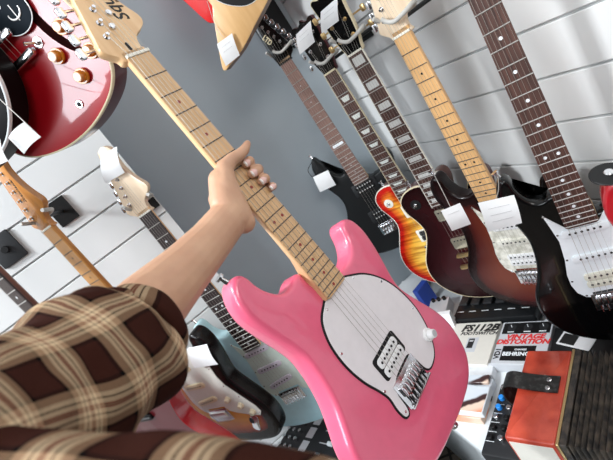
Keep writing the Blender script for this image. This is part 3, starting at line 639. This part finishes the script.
# ------------------------------------------------------------------ price tags
def card(name, P, label, thick=.0006, bend=.004, lines=0, tie=None):
    """hanging card from four world corners"""
    P = [Vector(p) for p in P]; c = sum(P, Vector()) / 4; n = (P[1] - P[0]).cross(P[3] - P[0]).normalized()
    if n.dot(Vector((0, 0, H)) - c) < 0: n = -n
    r = empty(name, Matrix.Translation(c), label, 'price tag', 'white price tags on the guitars')
    bm = bmesh.new(); N = 6; top = []; bot = []
    for i in range(N + 1):
        a = P[0].lerp(P[3], i / N); b = P[1].lerp(P[2], i / N); k = bend * math.sin(math.pi * i / N)
        top.append((a + n * k - c, b + n * k - c)); bot.append((a + n * (k - thick) - c, b + n * (k - thick) - c))
    ring = [[t[0], t[1], b[1], b[0]] for t, b in zip(top, bot)]
    loft(bm, ring); link('card', bm, M['paper'], r)
    if tie:
        bm = bmesh.new(); q = P[0].lerp(P[1], .5) - c; e = Vector(tie) - c; tube(bm, curve3([q, q.lerp(e, .5) + Vector((0, 0, -.006)), e], 5), .0007, 6); link('string', bm, M['rubber'], r)
    for i in range(lines):
        f = .25 + .22 * i; a = P[0].lerp(P[3], f).lerp(P[1].lerp(P[2], f), .2); b = P[0].lerp(P[3], f).lerp(P[1].lerp(P[2], f), .8); k = bend * math.sin(math.pi * f) + .0005
        bm = bmesh.new(); tube(bm, [a + n * k - c, b + n * k - c], .0004, 4); link('printed_line', bm, M['greyink'], r)
    return r
def gcard(g, pts, z, label, **k): return card('price_tag', [local(g, x, y, z) for x, y in pts], label, **k)
def pcard(pts, d, label, **k): return card('price_tag', [at(u, v, dd) for (u, v), dd in zip(pts, d if isinstance(d, (list, tuple)) else [d] * 4)], label, **k)
gcard(lt, [(364, -135), (370, -76), (430, -81), (423, -144)], 4, 'square white tag hanging on the horn of the satin black guitar')
gcard(lb, [(-136, -21), (-140, 42), (-91, 19), (-88, -45)], 12, 'white tag over the black headstock of the sunburst single-cut', lines=2)
gcard(ld, [(-122, -15), (-124, 39), (-82, 13), (-82, -42)], 12, 'white tag over the gold-tuner black headstock', lines=2)
pcard([(441, 211), (460, 203), (471, 224), (452, 231)], [.895, .885, .9, .91], 'white tag over the strings of the wine red guitar', lines=1, tie=local(ms, 330, -122, -34))
pcard([(478, 203), (514, 195), (522, 223), (488, 232)], [.715, .705, .715, .73], 'large white tag in front of the black horn beside the pearl pickguard', lines=3, tie=local(bs, 330, -103, -32))
gcard(og, [(417, 117), (422, 186), (486, 167), (479, 82)], 6, 'white tag on black horn of the guitar beside the sleeve', lines=1)
pcard([(-16, 136), (0, 139), (8, 161), (-8, 168)], .62, 'white tag cut by left edge above the orange headstock', tie=local(bk, 690, 100, -6))
gcard(bl, [(-174, 16), (-167, 68), (-109, 39), (-116, -25)], 10, 'pale blue-white folded tag over the light headstock', bend=.01, lines=1)
gcard(vw, [(-1, -62), (2, -10), (56, -26), (56, -76)], 6, 'white tag hanging on the natural wood guitar', lines=2)
pcard([(24, 122), (41, 137), (24, 154), (8, 138)], .63, 'greyish square tag in front of the red semi-hollow body', tie=local(bk, 640, 120, -6))
def cord(label, pts, r=.0008, m=None, name='tag_string'):
    bm = bmesh.new(); P = [Vector(p) for p in pts]; tube(bm, curve3([p - P[0] for p in P], 6), r, 6)
    o = link(name, bm, m or M['blk_pl']); o.location = P[0]; return tag(o, label, 'string')
cord('thin black loop tying the tag to the satin black horn', [local(lt, 318, -113, -20), local(lt, 335, -138, 0), local(lt, 362, -135, 4), local(lt, 350, -108, 4), local(lt, 322, -104, -10)], .0012)
cord('thin pale thread above the tag on the natural wood', [local(vw, -95, -18, 3), local(vw, -40, -36, 4), local(vw, -1, -36, 7)], .0006, M['rubber'])
# ------------------------------------------------------------------ setting
def slatwall(name, axis, pos, a0, a1, z0, s=.10396, zmin=-1.55, zmax=1.1, thick=.018):
    prof = []; k = math.floor((zmin - z0) / s); g = .0026; dep = .011
    prof.append((0, zmin))
    z = z0 + k * s
    while z < zmax:
        if z - g > zmin: prof += [(0, z - g - .0012), (-.0012, z - g), (-dep, z - g), (-dep, z + g), (-.0012, z + g), (0, z + g + .0012)]
        z += s
    prof.append((0, zmax)); prof += [(-thick, zmax), (-thick, zmin)]
    bm = bmesh.new(); rings = []
    for a in (a0, a1):
        rings.append([((pos / 1000 - d, a / 1000, z + H) if axis == 'x' else (a / 1000, pos / 1000 - d, z + H)) for d, z in prof])
    loft(bm, rings); return struct(link(name, bm, M['slat'], smooth=False))
slatwall('wall_right', 'x', 741, -300, 1560, -.0748)
slatwall('wall_left', 'y', 1364, -1500, -20, .1213)
def sbox(name, a, b, m, st=True):
    bm = bmesh.new(); A = Vector(a) / 1000; B = Vector(b) / 1000; box(bm, (A.x, A.y, A.z + H), (B.x, B.y, B.z + H)); o = link(name, bm, m, smooth=False); return struct(o) if st else o
sbox('wall_back', (-1500, 1560, -1550), (760, 1620, 1100), M['grey_wall'])
sbox('floor', (-3000, -2500, -1600), (800, 1620, -1550), M['tile'])
# counters
def furn(name, a, b, label, cat, legs=()):
    A = Vector(a); B = Vector(b); c = Vector(((A.x + B.x) / 2000, (A.y + B.y) / 2000, H - 1.55)); r = empty(name, Matrix.Translation(c), label, cat)
    def pb(nm, p, q, m, bev=.003):
        bm = bmesh.new(); p = Vector(p) / 1000 + Vector((0, 0, H)) - c; q = Vector(q) / 1000 + Vector((0, 0, H)) - c; box(bm, p, q, bev); return link(nm, bm, m, r)
    pb('top', (A.x, A.y, B.z - 30), (B.x, B.y, B.z), M['counter']); pb('cabinet', (A.x + 60, A.y + 40, -1550), (B.x - 10, B.y - 10, B.z - 30), M['counter']); return r
furn('display_counter', (192, 250, 0), (738, 1556, -900), 'long white display counter along the right wall', 'counter')
furn('display_counter', (-330, 1010, 0), (60, 1362, -935), 'white shelf counter below the left slatwall', 'counter')
# black board behind the black headstock and loose hanger plate
o = sbox('wall_board', (600, 1545, 105), (716, 1560, 360), M['satin_black'], False); tag(o, 'black board on the grey wall behind the inline black headstock', 'board')
hp_ = empty('hanger_plate', Matrix.Translation((-.408, 1.363, H + .085)), 'square black hanger plate with round hole at left edge', 'hanger')
bm = bmesh.new(); slab(bm, rrect(0, 0, .07, .085, .003), 0, .006, .001); p = link('plate', bm, M['dark_pl'], hp_); p.rotation_euler = (R(90), 0, 0)
bm = bmesh.new(); cyl(bm, (0, 0, .005), .010, .008, 20, .001); p2 = link('socket', bm, M['blk_pl'], p)
# ------------------------------------------------------------------ things on the counter
A_ = Vector((math.cos(R(-62)), math.sin(R(-62)), 0)); B_ = Vector((math.cos(R(-152)), math.sin(R(-152)), 0))
def frame(x, y, z, dang=0):   # local x along A_, local y opposite B_ (text up), z up
    return Matrix.Translation((x / 1000, y / 1000, z / 1000 + H)) @ Matrix.Rotation(R(-62 + dang), 4, 'Z')
def carton(cx, cy, z, w, d, h, m, label, name='carton', cat='box', dang=0, bev=.0012, top=None):
    r = empty(name, frame(cx, cy, z, dang), label, cat)
    bm = bmesh.new(); slab(bm, rrect(0, 0, w / 1000, d / 1000, .0015, 1), 0, h / 1000, bev, 1); link('box', bm, m, r)
    if top:
        bm = bmesh.new(); slab(bm, rrect(0, 0, (w - 4) / 1000, (d - 4) / 1000, .001, 1), h / 1000, h / 1000 + .0005, .0001, 1); link('printed_lid', bm, top, r)
    return r
def put(r, s, size, x, y, z, m, shear=0, bold=0, sx=1, name='lettering', rot=None): 
    mw = Matrix.Translation((x / 1000, y / 1000, z / 1000))
    if rot: mw = mw @ rot
    return text(name, s, size, m, r, mw, shear, bold, sx=sx)
def patch(r, name, x0, y0, x1, y1, z, m, h=.4):
    bm = bmesh.new(); box(bm, (x0 / 1000, y0 / 1000, z / 1000), (x1 / 1000, y1 / 1000, (z + h) / 1000)); return link(name, bm, m, r, smooth=False)
# footswitch carton: centre of the four corners measured on the counter
fs = carton(409, 1000, -900, 150, 160, 30, M['carton'], 'cream carton printed FS112B with a small footswitch picture')
put(fs, 'FS112B', .036, 16, 55, 30.6, M['ink'], .3, .0016, 1.05); put(fs, 'FOOTSWITCH', .0165, 18, 34, 30.6, M['ink'], .3, .0005, 1.05)
patch(fs, 'printed_picture', -8, -36, 26, 18, 30.2, M['silver_c']); patch(fs, 'printed_switch', -3, -22, 15, 14, 30.5, M['dark_pl']); patch(fs, 'printed_switch_edge', 0, 2, 12, 8, 30.9, M['greyink'])
vd = carton(478, 864, -900, 136, 150, 32, M['silver_c'], 'silver carton printed VINTAGE DISTORTION beside the accordion')
patch(vd, 'printed_panel', -62, 30, 64, 70, 32.2, M['blk_pl'])
for kx in (-38, 6, 46):
    bm = bmesh.new(); cyl(bm, (kx / 1000, .053, .0324), .012, .0006, 20); link('printed_knob', bm, M['dark_pl'], vd)
    bm = bmesh.new(); tube(bm, [(kx / 1000, .053, .0334), (kx / 1000 - .004, .062, .0334)], .0009, 6); link('printed_pointer', bm, M['white_pl'], vd)
    patch(vd, 'printed_scale', kx - 9, 35, kx + 9, 38, 32.6, M['white_pl'])
put(vd, 'VINTAGE', .022, 4, 18, 32.6, M['redink'], .2, .001, 1.1); put(vd, 'DISTORTION', .022, 0, 0, 32.6, M['redink'], .2, .001, 1.05)
patch(vd, 'printed_badge', -46, -64, 40, -14, 32.2, M['blk_pl']); put(vd, 'BEHRINGER', .017, 2, -42, 32.8, M['white_pl'], 0, .0006)
put(vd, 'CHANGE', .0075, 2, -27, 32.8, M['white_pl'], 0, .0002)
put(vd, 'VD1', .02, -56, -40, 32.4, M['ink'], 0, .0008, rot=Matrix.Rotation(R(90), 4, 'Z'))
c1 = carton(279, 866, -900, 84, 120, 22, M['photo'], 'printed photo carton under the smaller one beside the pink guitar')
c2 = carton(272, 842, -878, 70, 78, 18, M['carton_w'], 'small carton with a hand photo on its lid', top=M['photo'])
c3 = carton(352, 912, -900, 80, 40, 24, M['carton_w'], 'flat white card packet lying at the foot of the cream carton', name='card_packet', cat='packet', dang=6)
c4 = carton(326, 884, -878, 60, 26, 10, M['photo'], 'thin orange and white printed packet above the small photo carton', name='card_packet', cat='packet', dang=4)
# pedal with blue knobs
pd = empty('effects_pedal', frame(280, 724, -900, 0), 'black multi-knob pedal with blue lit knobs beside the accordion', 'pedal')
bm = bmesh.new(); slab(bm, rrect(0, 0, .090, .190, .006), 0, .045, .004); link('case', bm, M['dark_pl'], pd)
for i in range(6):
    for j in range(2):
        bm = bmesh.new(); cyl(bm, (-.030 + j * .024, .075 - i * .026, .045), .0065, .011, 16, .0012)
        link('knob', bm, M['led'] if (i in (1, 2) and j == 0) else (M['chrome'] if (i + j) % 3 == 0 else M['blk_pl']), pd)
for i in range(7): patch(pd, 'printed_mark', -42, 82 - i * 24, -22, 83.2 - i * 24, 45, M['white_pl'])
# accordion
ac = empty('accordion', frame(330, 640, -900), 'red accordion with worn leather strap and black bellows', 'accordion')
bm = bmesh.new(); slab(bm, rrect(0, 0, .094, .222, .006), 0, .138, .006, 3); cs_ = link('treble_case', bm, M['acc_red'], ac)
bm = bmesh.new(); slab(bm, [(-.040, -.1112), (.040, -.1112), (.040, -.1122), (-.040, -.1122)], .02, .128, .0002, 1); link('cream_label', bm, M['carton'], ac)
bm = bmesh.new(); rings = []
for q in range(0, 1):
    slab(bm, rrect(.0495, 0, .005, .224, .002), -.001 + .002, .1395, .001, 1)
link('metal_edge', bm, M['brass'], ac)
bm = bmesh.new(); slab(bm, rrect(.058, 0, .012, .222, .003), .002, .139, .002, 1); link('bellows_frame', bm, M['bellow'], ac)
bm = bmesh.new(); rings = []; x = .064
np_ = 12
for i in range(np_ * 2 + 1):
    ins = 0 if i % 2 else .009; rings.append([(x, -.110 + ins, .003 + ins), (x, .110 - ins, .003 + ins), (x, .110 - ins, .138 - ins), (x, -.110 + ins, .138 - ins)]); x += .0048
loft(bm, rings); link('bellows', bm, M['bellow'], ac, smooth=False)
bm = bmesh.new(); slab(bm, rrect(x + .045, 0, .09, .222, .006), 0, .138, .006, 3); link('bass_case', bm, M['acc_red'], ac)
# strap over the top and curling down at the left
def ribbon(bm, pts, w, th, wd=Vector((0, 1, 0))):
    pts = curve3(pts, 6); rings = []
    for i, p in enumerate(pts):
        t = (pts[min(i + 1, len(pts) - 1)] - pts[max(i - 1, 0)]).normalized(); n = t.cross(wd).normalized()
        rings.append([p + wd * w / 2, p + wd * w / 2 + n * th, p - wd * w / 2 + n * th, p - wd * w / 2])
    loft(bm, rings)
bm = bmesh.new(); ribbon(bm, [Vector(p) for p in ((.036, .018, .1395), (.01, .018, .140), (-.03, .018, .145), (-.056, .018, .150), (-.074, .018, .138), (-.078, .018, .105), (-.062, .018, .070))], .040, -.0028); sp_ = link('strap', bm, M['leather'], ac)
for y in (.028, .008):
    bm = bmesh.new(); cyl(bm, (.016, y, .1415), .005, .002, 16, .0008); link('rivet', bm, M['chrome'], sp_)
# background gear on the counter under the hanging guitars
mfx = empty('multi_effects_unit', frame(566, 1033, -900, 0), 'long black rack of pedals behind the cream carton', 'pedal')
bm = bmesh.new(); slab(bm, rrect(0, 0, .250, .138, .006), 0, .040, .004); link('case', bm, M['satin_black'], mfx)
for i in range(6):
    bm = bmesh.new(); slab(bm, rrect(-.100 + i * .04, .01, .028, .05, .003), .045, .052, .002); f_ = link('footswitch', bm, M['dark_pl'], mfx)
    bm = bmesh.new(); cyl(bm, (-.100 + i * .04, .045, .045), .005, .008, 12, .001); link('knob', bm, M['chrome'], mfx)
    patch(mfx, 'printed_mark', -112 + i * 40, -42, -90 + i * 40, -40, 45, M['white_pl'])
def pedal(cx, cy, z, m, label, dang=0, w=70, d=110, h=40):
    r = empty('effects_pedal', frame(cx, cy, z, dang), label, 'pedal')
    bm = bmesh.new(); slab(bm, rrect(0, 0, w / 1000, d / 1000, .004), 0, h / 1000, .003); link('case', bm, m, r)
    for k in (-1, 0, 1):
        bm = bmesh.new(); cyl(bm, (k * .02, d / 2600, h / 1000), .0065, .011, 14, .001); link('knob', bm, M['blk_pl'], r)
    bm = bmesh.new(); cyl(bm, (0, -d / 3500, h / 1000), .006, .009, 14, .001); link('footswitch', bm, M['chrome'], r)
    return r
pedal(462, 1205, -900, M['silver_c'], 'small silver pedal with knobs near the blue box', 10)
pedal(672, 1290, -900, M['blk_pl'], 'small black pedal under the sunburst single-cut guitar', -12, 80, 90, 48)
pedal(686, 1122, -900, M['satin_black'], 'black box pedal standing by the right wall', 4, 70, 80, 48)
cup = empty('paper_bag', frame(430, 1125, -900, 8), 'small white paper bag standing behind the cream carton', 'bag')
bm = bmesh.new(); loft(bm, [[(sx * w, sy * d, z) for sx, sy in ((-1, -1), (1, -1), (1, 1), (-1, 1))] for w, d, z in ((.026, .014, 0), (.03, .016, .03), (.034, .008, .078))]); link('bag', bm, M['paper'], cup)
bb = carton(492, 1305, -900, 24, 62, 88, M['bluebox'], 'upright blue carton with small white mark', dang=-14)
patch(bb, 'printed_mark', -12.8, -24, -12, -10, 30, M['white_pl'], 18)
carton(520, 1440, -900, 120, 100, 26, M['carton_w'], 'white carton lying behind the blue one', dang=12)
carton(620, 1400, -900, 90, 56, 50, M['blk_pl'], 'black carton behind the blue one under the hanging guitars', dang=-6)
# cable lying on the counter
bm = bmesh.new(); P0 = Vector((600, 1238, -896)) / 1000 + Vector((0, 0, H)); pts = [Vector((.04 * math.cos(t) * (1 - t * .03), .04 * math.sin(t), .004 + .018 * abs(math.sin(t * .7)))) for t in [k * .45 for k in range(16)]]
tube(bm, curve3(pts, 4), .0035, 8); o = link('cable', bm, M['blk_pl']); o.location = P0; tag(o, 'coiled black cable on the counter below the hanging single-cut guitars', 'cable')
# leaflet
bc = carton(528, 725, -900, 144, 184, 30, M['satin_black'], 'flat black slab added for shadow and dark guitar body, under the leaflet behind the accordion', name='shade_slab', cat='case')  # added slab, its black stands for shadow and dark guitar body here
lf = carton(545, 752, -869.6, 80, 54, 2, M['paper'], 'black and white printed leaflet behind the accordion', name='leaflet', cat='leaflet', dang=-18)
patch(lf, 'printed_picture', -34, -22, 2, 10, 2, M['ink'])
# mixer on the left counter
mx = empty('mixing_desk', Matrix.Translation((-.085, 1.175, H - .935)) @ Matrix.Rotation(R(28), 4, 'Z'), 'black mixing desk with rows of chrome knobs below the blue guitar', 'mixer')
bm = bmesh.new(); slab(bm, rrect(0, 0, .36, .30, .006), 0, .06, .004); link('case', bm, M['dark_pl'], mx)
for i in range(8):
    for j in range(3):
        bm = bmesh.new(); cyl(bm, (-.15 + i * .028, .13 - j * .026, .06), .006, .014, 14, .001); link('knob', bm, M['chrome'], mx)
for i in range(5): patch(mx, 'printed_panel', -160 + i * 46, 20, -124 + i * 46, 50, 60, M['greyink'] if i % 2 else M['silver_c'])
for i in range(6): patch(mx, 'fader_slot', -150 + i * 40, -110, -147 + i * 40, -20, 60, M['silver_c'])
for i in range(6):
    bm = bmesh.new(); slab(bm, rrect(-.1485 + i * .04, -.07 + .012 * (i % 3), .012, .02, .002), .06, .07, .002); link('fader', bm, M['white_pl'] if i % 2 else M['chrome'], mx)
for i in range(4): patch(mx, 'printed_mark', 90, 110 - i * 30, 150, 112 - i * 30, 60, M['white_pl'])
# ------------------------------------------------------------------ person: arm, hand, shirt
pm = pink.matrix_world
def L_(x, y, z): return pm @ Vector((x / 1000 - po, y / 1000, z / 1000))
def capsule(bm, a, b, ra, rb, seg=20):
    a, b = Vector(a), Vector(b); t = (b - a); ln = t.length; t.normalize(); u = t.orthogonal().normalized(); v = t.cross(u); rings = []
    for k in range(1, 7):
        th = math.pi / 2 * k / 6; rings.append((a - t * ra * math.cos(th), ra * math.sin(th)))
    for k in range(6, 0, -1):
        th = math.pi / 2 * k / 6; rings.append((b + t * rb * math.cos(th), rb * math.sin(th)))
    rg_ = [[c + (u * math.cos(2 * math.pi * i / seg) + v * math.sin(2 * math.pi * i / seg)) * r for i in range(seg)] for c, r in rings]
    loft(bm, rg_)
bm = bmesh.new()
def chain(nodes):
    for (p, r), (q, s) in zip(nodes, nodes[1:]): capsule(bm, p, q, r / 1000, s / 1000)
wr = at(232, 214, .635)
arm = [(wr, 28), (at(210, 242, .585), 30), (at(184, 271, .53), 33.5), (at(151, 305, .475), 39), (at(118, 340, .42), 40), (at(78, 372, .37), 41), (at(20, 410, .31), 43), (at(-60, 450, .27), 48)]
chain(arm)
palm = [((236, -50, -14), 17), ((258, -56, -10), 17), ((280, -54, -8), 15)]
for p, r in palm: capsule(bm, wr, L_(*p), .025, r / 1000)
capsule(bm, L_(236, -50, -14), L_(280, -54, -8), .017, .015)
# thumb side of the palm lies over the bass edge of the neck
chain([(L_(284, -56, 2), 17), (L_(255, -52, 5), 20), (L_(226, -43, 8), 18), (L_(206, -26, 12), 13), (L_(202, -6, 14), 10), (L_(203, 11, 15), 9.2), (L_(201, 24, 16), 8), (L_(196, 36, 17), 5.6)])
chain([(L_(272, -62, 2), 22), (L_(246, -58, 2), 23), (L_(216, -40, 4), 18)])
fing = {'index': (216, 8.4, 43, 15), 'middle': (234, 9.0, 46, 12), 'ring': (252, 8.4, 44, 17), 'little': (269, 6.8, 41, 25)}
tips = []
for nm, (x, r, yo, yt) in fing.items():
    ch = [(L_(x + 4, -30, -27), r + 3), (L_(x + 1, -14, -37), r + 2), (L_(x - 2, 22, -38), r + .6), (L_(x - 1, yo - 6, -28), r + .3), (L_(x + 1, yo - 4, -8), r), (L_(x + 2, (yo + yt) / 2 - 2, 5), r - .4), (L_(x + 2, yt + 1, 6), r - 1.6)]
    chain(ch); tips.append((nm, x + 2, yt, r))
link_tmp = link('tmp_arm', bm, M['skin'])
md = link_tmp.modifiers.new('r', 'REMESH'); md.mode = 'VOXEL'; md.voxel_size = .0016; md.use_smooth_shade = True
md = link_tmp.modifiers.new('s', 'SMOOTH'); md.factor = .5; md.iterations = 7
dg = bpy.context.evaluated_depsgraph_get(); me = bpy.data.meshes.new_from_object(link_tmp.evaluated_get(dg)); bpy.data.objects.remove(link_tmp)
person = empty('person', Matrix.Translation(at(60, 420, .33)), 'person in brown plaid shirt, bare forearm reaching out to grip the pink guitar neck', 'person')
inv = person.matrix_world.inverted()
me.transform(inv); me.name = 'body'; me.materials.clear(); me.materials.append(M['skin'])
body = bpy.data.objects.new('body', me); C.objects.link(body); body.parent = person
me.polygons.foreach_set('use_smooth', [True] * len(me.polygons))
def nail(c, ax, up, w, l, th=.0012):
    """nail plate: a small curved shell"""
    ax = ax.normalized(); up = (up - ax * up.dot(ax)).normalized(); sd = ax.cross(up); b = bmesh.new(); rings = []
    for i in range(9):
        t = -1 + 2 * i / 8; ww = w * math.sqrt(max(0.05, 1 - abs(t) ** 3 * .9)); row = []
        for j in range(9):
            s = -1 + 2 * j / 8; p = c + ax * l * t + sd * ww * s - up * (w * .55) * s * s; row.append(p)
        rings.append([p + up * th * .5 for p in row] + [p - up * th * 1.5 for p in reversed(row)])
    rings = [[inv @ p for p in r] for r in rings]
    loft(b, rings); b.faces.ensure_lookup_table(); o = link('fingernail', b, None, person, mats=[M['nail'], M['nailtip']])
    n = 18
    for f in o.data.polygons:
        if f.index >= 6 * n: f.material_index = 1
    return o
n3 = pm.to_3x3(); ex, ey, ez = [Vector((n3[0][i], n3[1][i], n3[2][i])) for i in range(3)]
for nm, x, yt, r in tips:
    c = L_(x + .5, yt + 1, 6 + r - 1.6); nail(c, -ey - ez * .12, ez - ey * .25, r * .00068, .0056)
nail(L_(194.0, 31, 17.5), ey * .95 - ex * .1, -ex * .9 + ez * .45, .0048, .0058)
# sleeve
def cloth(name, rings, m, amp=.006, fr=18, per=.105, seed=0, nseg=120, rows=90, thick=.0016, fold=0):
    """lofted cloth from (centre, radius_a, radius_b) rings; uv in plaid periods"""
    cs = curve3([r[0] for r in rings], 12); ra = curve3([Vector((r[1], r[2], 0)) for r in rings], 12); b = bmesh.new(); uvl = b.loops.layers.uv.new('UVMap')
    vs = []; ln = 0; us = []; u = None
    for i, c in enumerate(cs):
        t = (cs[min(i + 1, len(cs) - 1)] - cs[max(i - 1, 0)]).normalized()
        if u is None: u = (DN - t * DN.dot(t)).normalized()
        u = (u - t * u.dot(t)).normalized(); v = t.cross(u)
        if i: ln += (c - cs[i - 1]).length
        row = []
        for k in range(nseg + 1):
            a = 2 * math.pi * k / nseg; d = u * math.cos(a) * ra[i].x + v * math.sin(a) * ra[i].y; p = c + d; dn = d.normalized()
            w = noise.noise(p * fr + Vector((seed, 0, 0))) * amp + noise.noise(p * fr * 2.7 + Vector((0, seed, 3))) * amp * .4
            w += fold * math.sin(ln * 70 + 2.2 * math.sin(a * 2 + seed) + 3 * noise.noise(p * 9)) * (.5 + .5 * math.cos(a + 1.2))
            row.append(b.verts.new(p + dn * w))
        vs.append(row); us.append(ln)
    per_u = 2 * math.pi * sum(x.x for x in ra) / len(ra)
    for i in range(len(vs) - 1):
        for k in range(nseg):
            f = b.faces.new((vs[i][k], vs[i][k + 1], vs[i + 1][k + 1], vs[i + 1][k]))
            wob = lambda i_, k_: (k_ / nseg * per_u / per + .12 * math.sin(us[i_] * 20), us[i_] / per + .10 * math.sin(k_ / nseg * 6.28 * 2))
            for lp, (i_, k_) in zip(f.loops, ((i, k), (i, k + 1), (i + 1, k + 1), (i + 1, k))): lp[uvl].uv = wob(i_, k_)
    bmesh.ops.transform(b, matrix=inv, verts=b.verts)
    o = link(name, b, m, person); sd = o.modifiers.new('thickness', 'SOLIDIFY'); sd.thickness = thick; return o
px = lambda r, d: r * d / F
def ring(u, v, d, ra, rb=None): return (at(u, v, d), px(ra, d), px(rb or ra, d))
cloth('shirt_sleeve', [ring(146, 318, .46, 40), ring(140, 326, .452, 46), ring(126, 345, .43, 62), ring(104, 362, .40, 74), ring(70, 386, .365, 80), ring(30, 410, .33, 82), ring(-30, 440, .28, 85), ring(-90, 470, .24, 90)], M['plaid'], .011, 13, .060, 2, fold=.009)
cloth('shirt_cuff', [ring(150, 314, .468, 37), ring(145, 320, .46, 45), ring(138, 330, .448, 51), ring(134, 335, .442, 47)], M['plaid'], .003, 20, .09, 5, fold=.001)
cloth('shirt_front', [ring(-120, 470, .24, 60), ring(0, 478, .235, 50), ring(90, 478, .23, 46), ring(180, 478, .228, 44), ring(260, 486, .228, 42), ring(330, 500, .23, 40), ring(380, 530, .235, 36)], M['plaid'], .005, 14, .07, 9, fold=.001)
# ------------------------------------------------------------------ light
w = bpy.data.worlds.new('room_light'); bpy.context.scene.world = w; w.use_nodes = True
bg = w.node_tree.nodes['Background']; bg.inputs[1].default_value = 1
tcw = w.node_tree.nodes.new('ShaderNodeTexCoord'); spw = w.node_tree.nodes.new('ShaderNodeSeparateXYZ'); w.node_tree.links.new(tcw.outputs['Generated'], spw.inputs[0])
w.node_tree.links.new(ramp(w.node_tree, spw.outputs[2], [(0, (.04, .04, .04)), (.12, (.09, .09, .09)), (.45, (.55, .57, .6)), (1, (.8, .81, .83))]), bg.inputs[0])
def area(name, loc, target, sx, sy, power, col):
    l = bpy.data.lights.new(name, 'AREA'); l.shape = 'RECTANGLE'; l.size = sx; l.size_y = sy; l.energy = power; l.color = col
    o = bpy.data.objects.new(name, l); C.objects.link(o); o.location = loc
    o.rotation_euler = (Vector(target) - Vector(loc)).to_track_quat('-Z', 'Y').to_euler(); return o
area('window_daylight', (-4.0, -1.5, H + 1.75), (.6, .75, H - .1), 2.3, 1.9, 150, (.86, .94, 1))
area('ceiling_light', (-1.8, .72, H + 1.4), (.7, .8, H - .4), .34, .28, 66, (.93, .97, 1))
# ------------------------------------------------------------------ camera
cd = bpy.data.cameras.new('camera'); cam = bpy.data.objects.new('camera', cd); C.objects.link(cam)
cd.sensor_width = 36; cd.lens = 36 * F / 613; cd.clip_start = .01
cam.matrix_world = Matrix(((RT.x, -DN.x, -FW.x, 0), (RT.y, -DN.y, -FW.y, 0), (RT.z, -DN.z, -FW.z, H), (0, 0, 0, 1)))
cd.dof.use_dof = True; cd.dof.focus_distance = .85; cd.dof.aperture_fstop = 7.5
area('rear_fill_light', (.25, -1.5, H + 1.25), (.25, .8, H - .15), 1.4, .6, 20, (1, .97, .93))  # added unseen fill behind the camera, brightens the pink guitar's front
sc = bpy.context.scene; sc.camera = cam
sc.view_settings.view_transform = 'Standard'; sc.view_settings.look = 'None'; sc.view_settings.gamma = 1; sc.view_settings.use_curve_mapping = False; sc.view_settings.exposure = .14
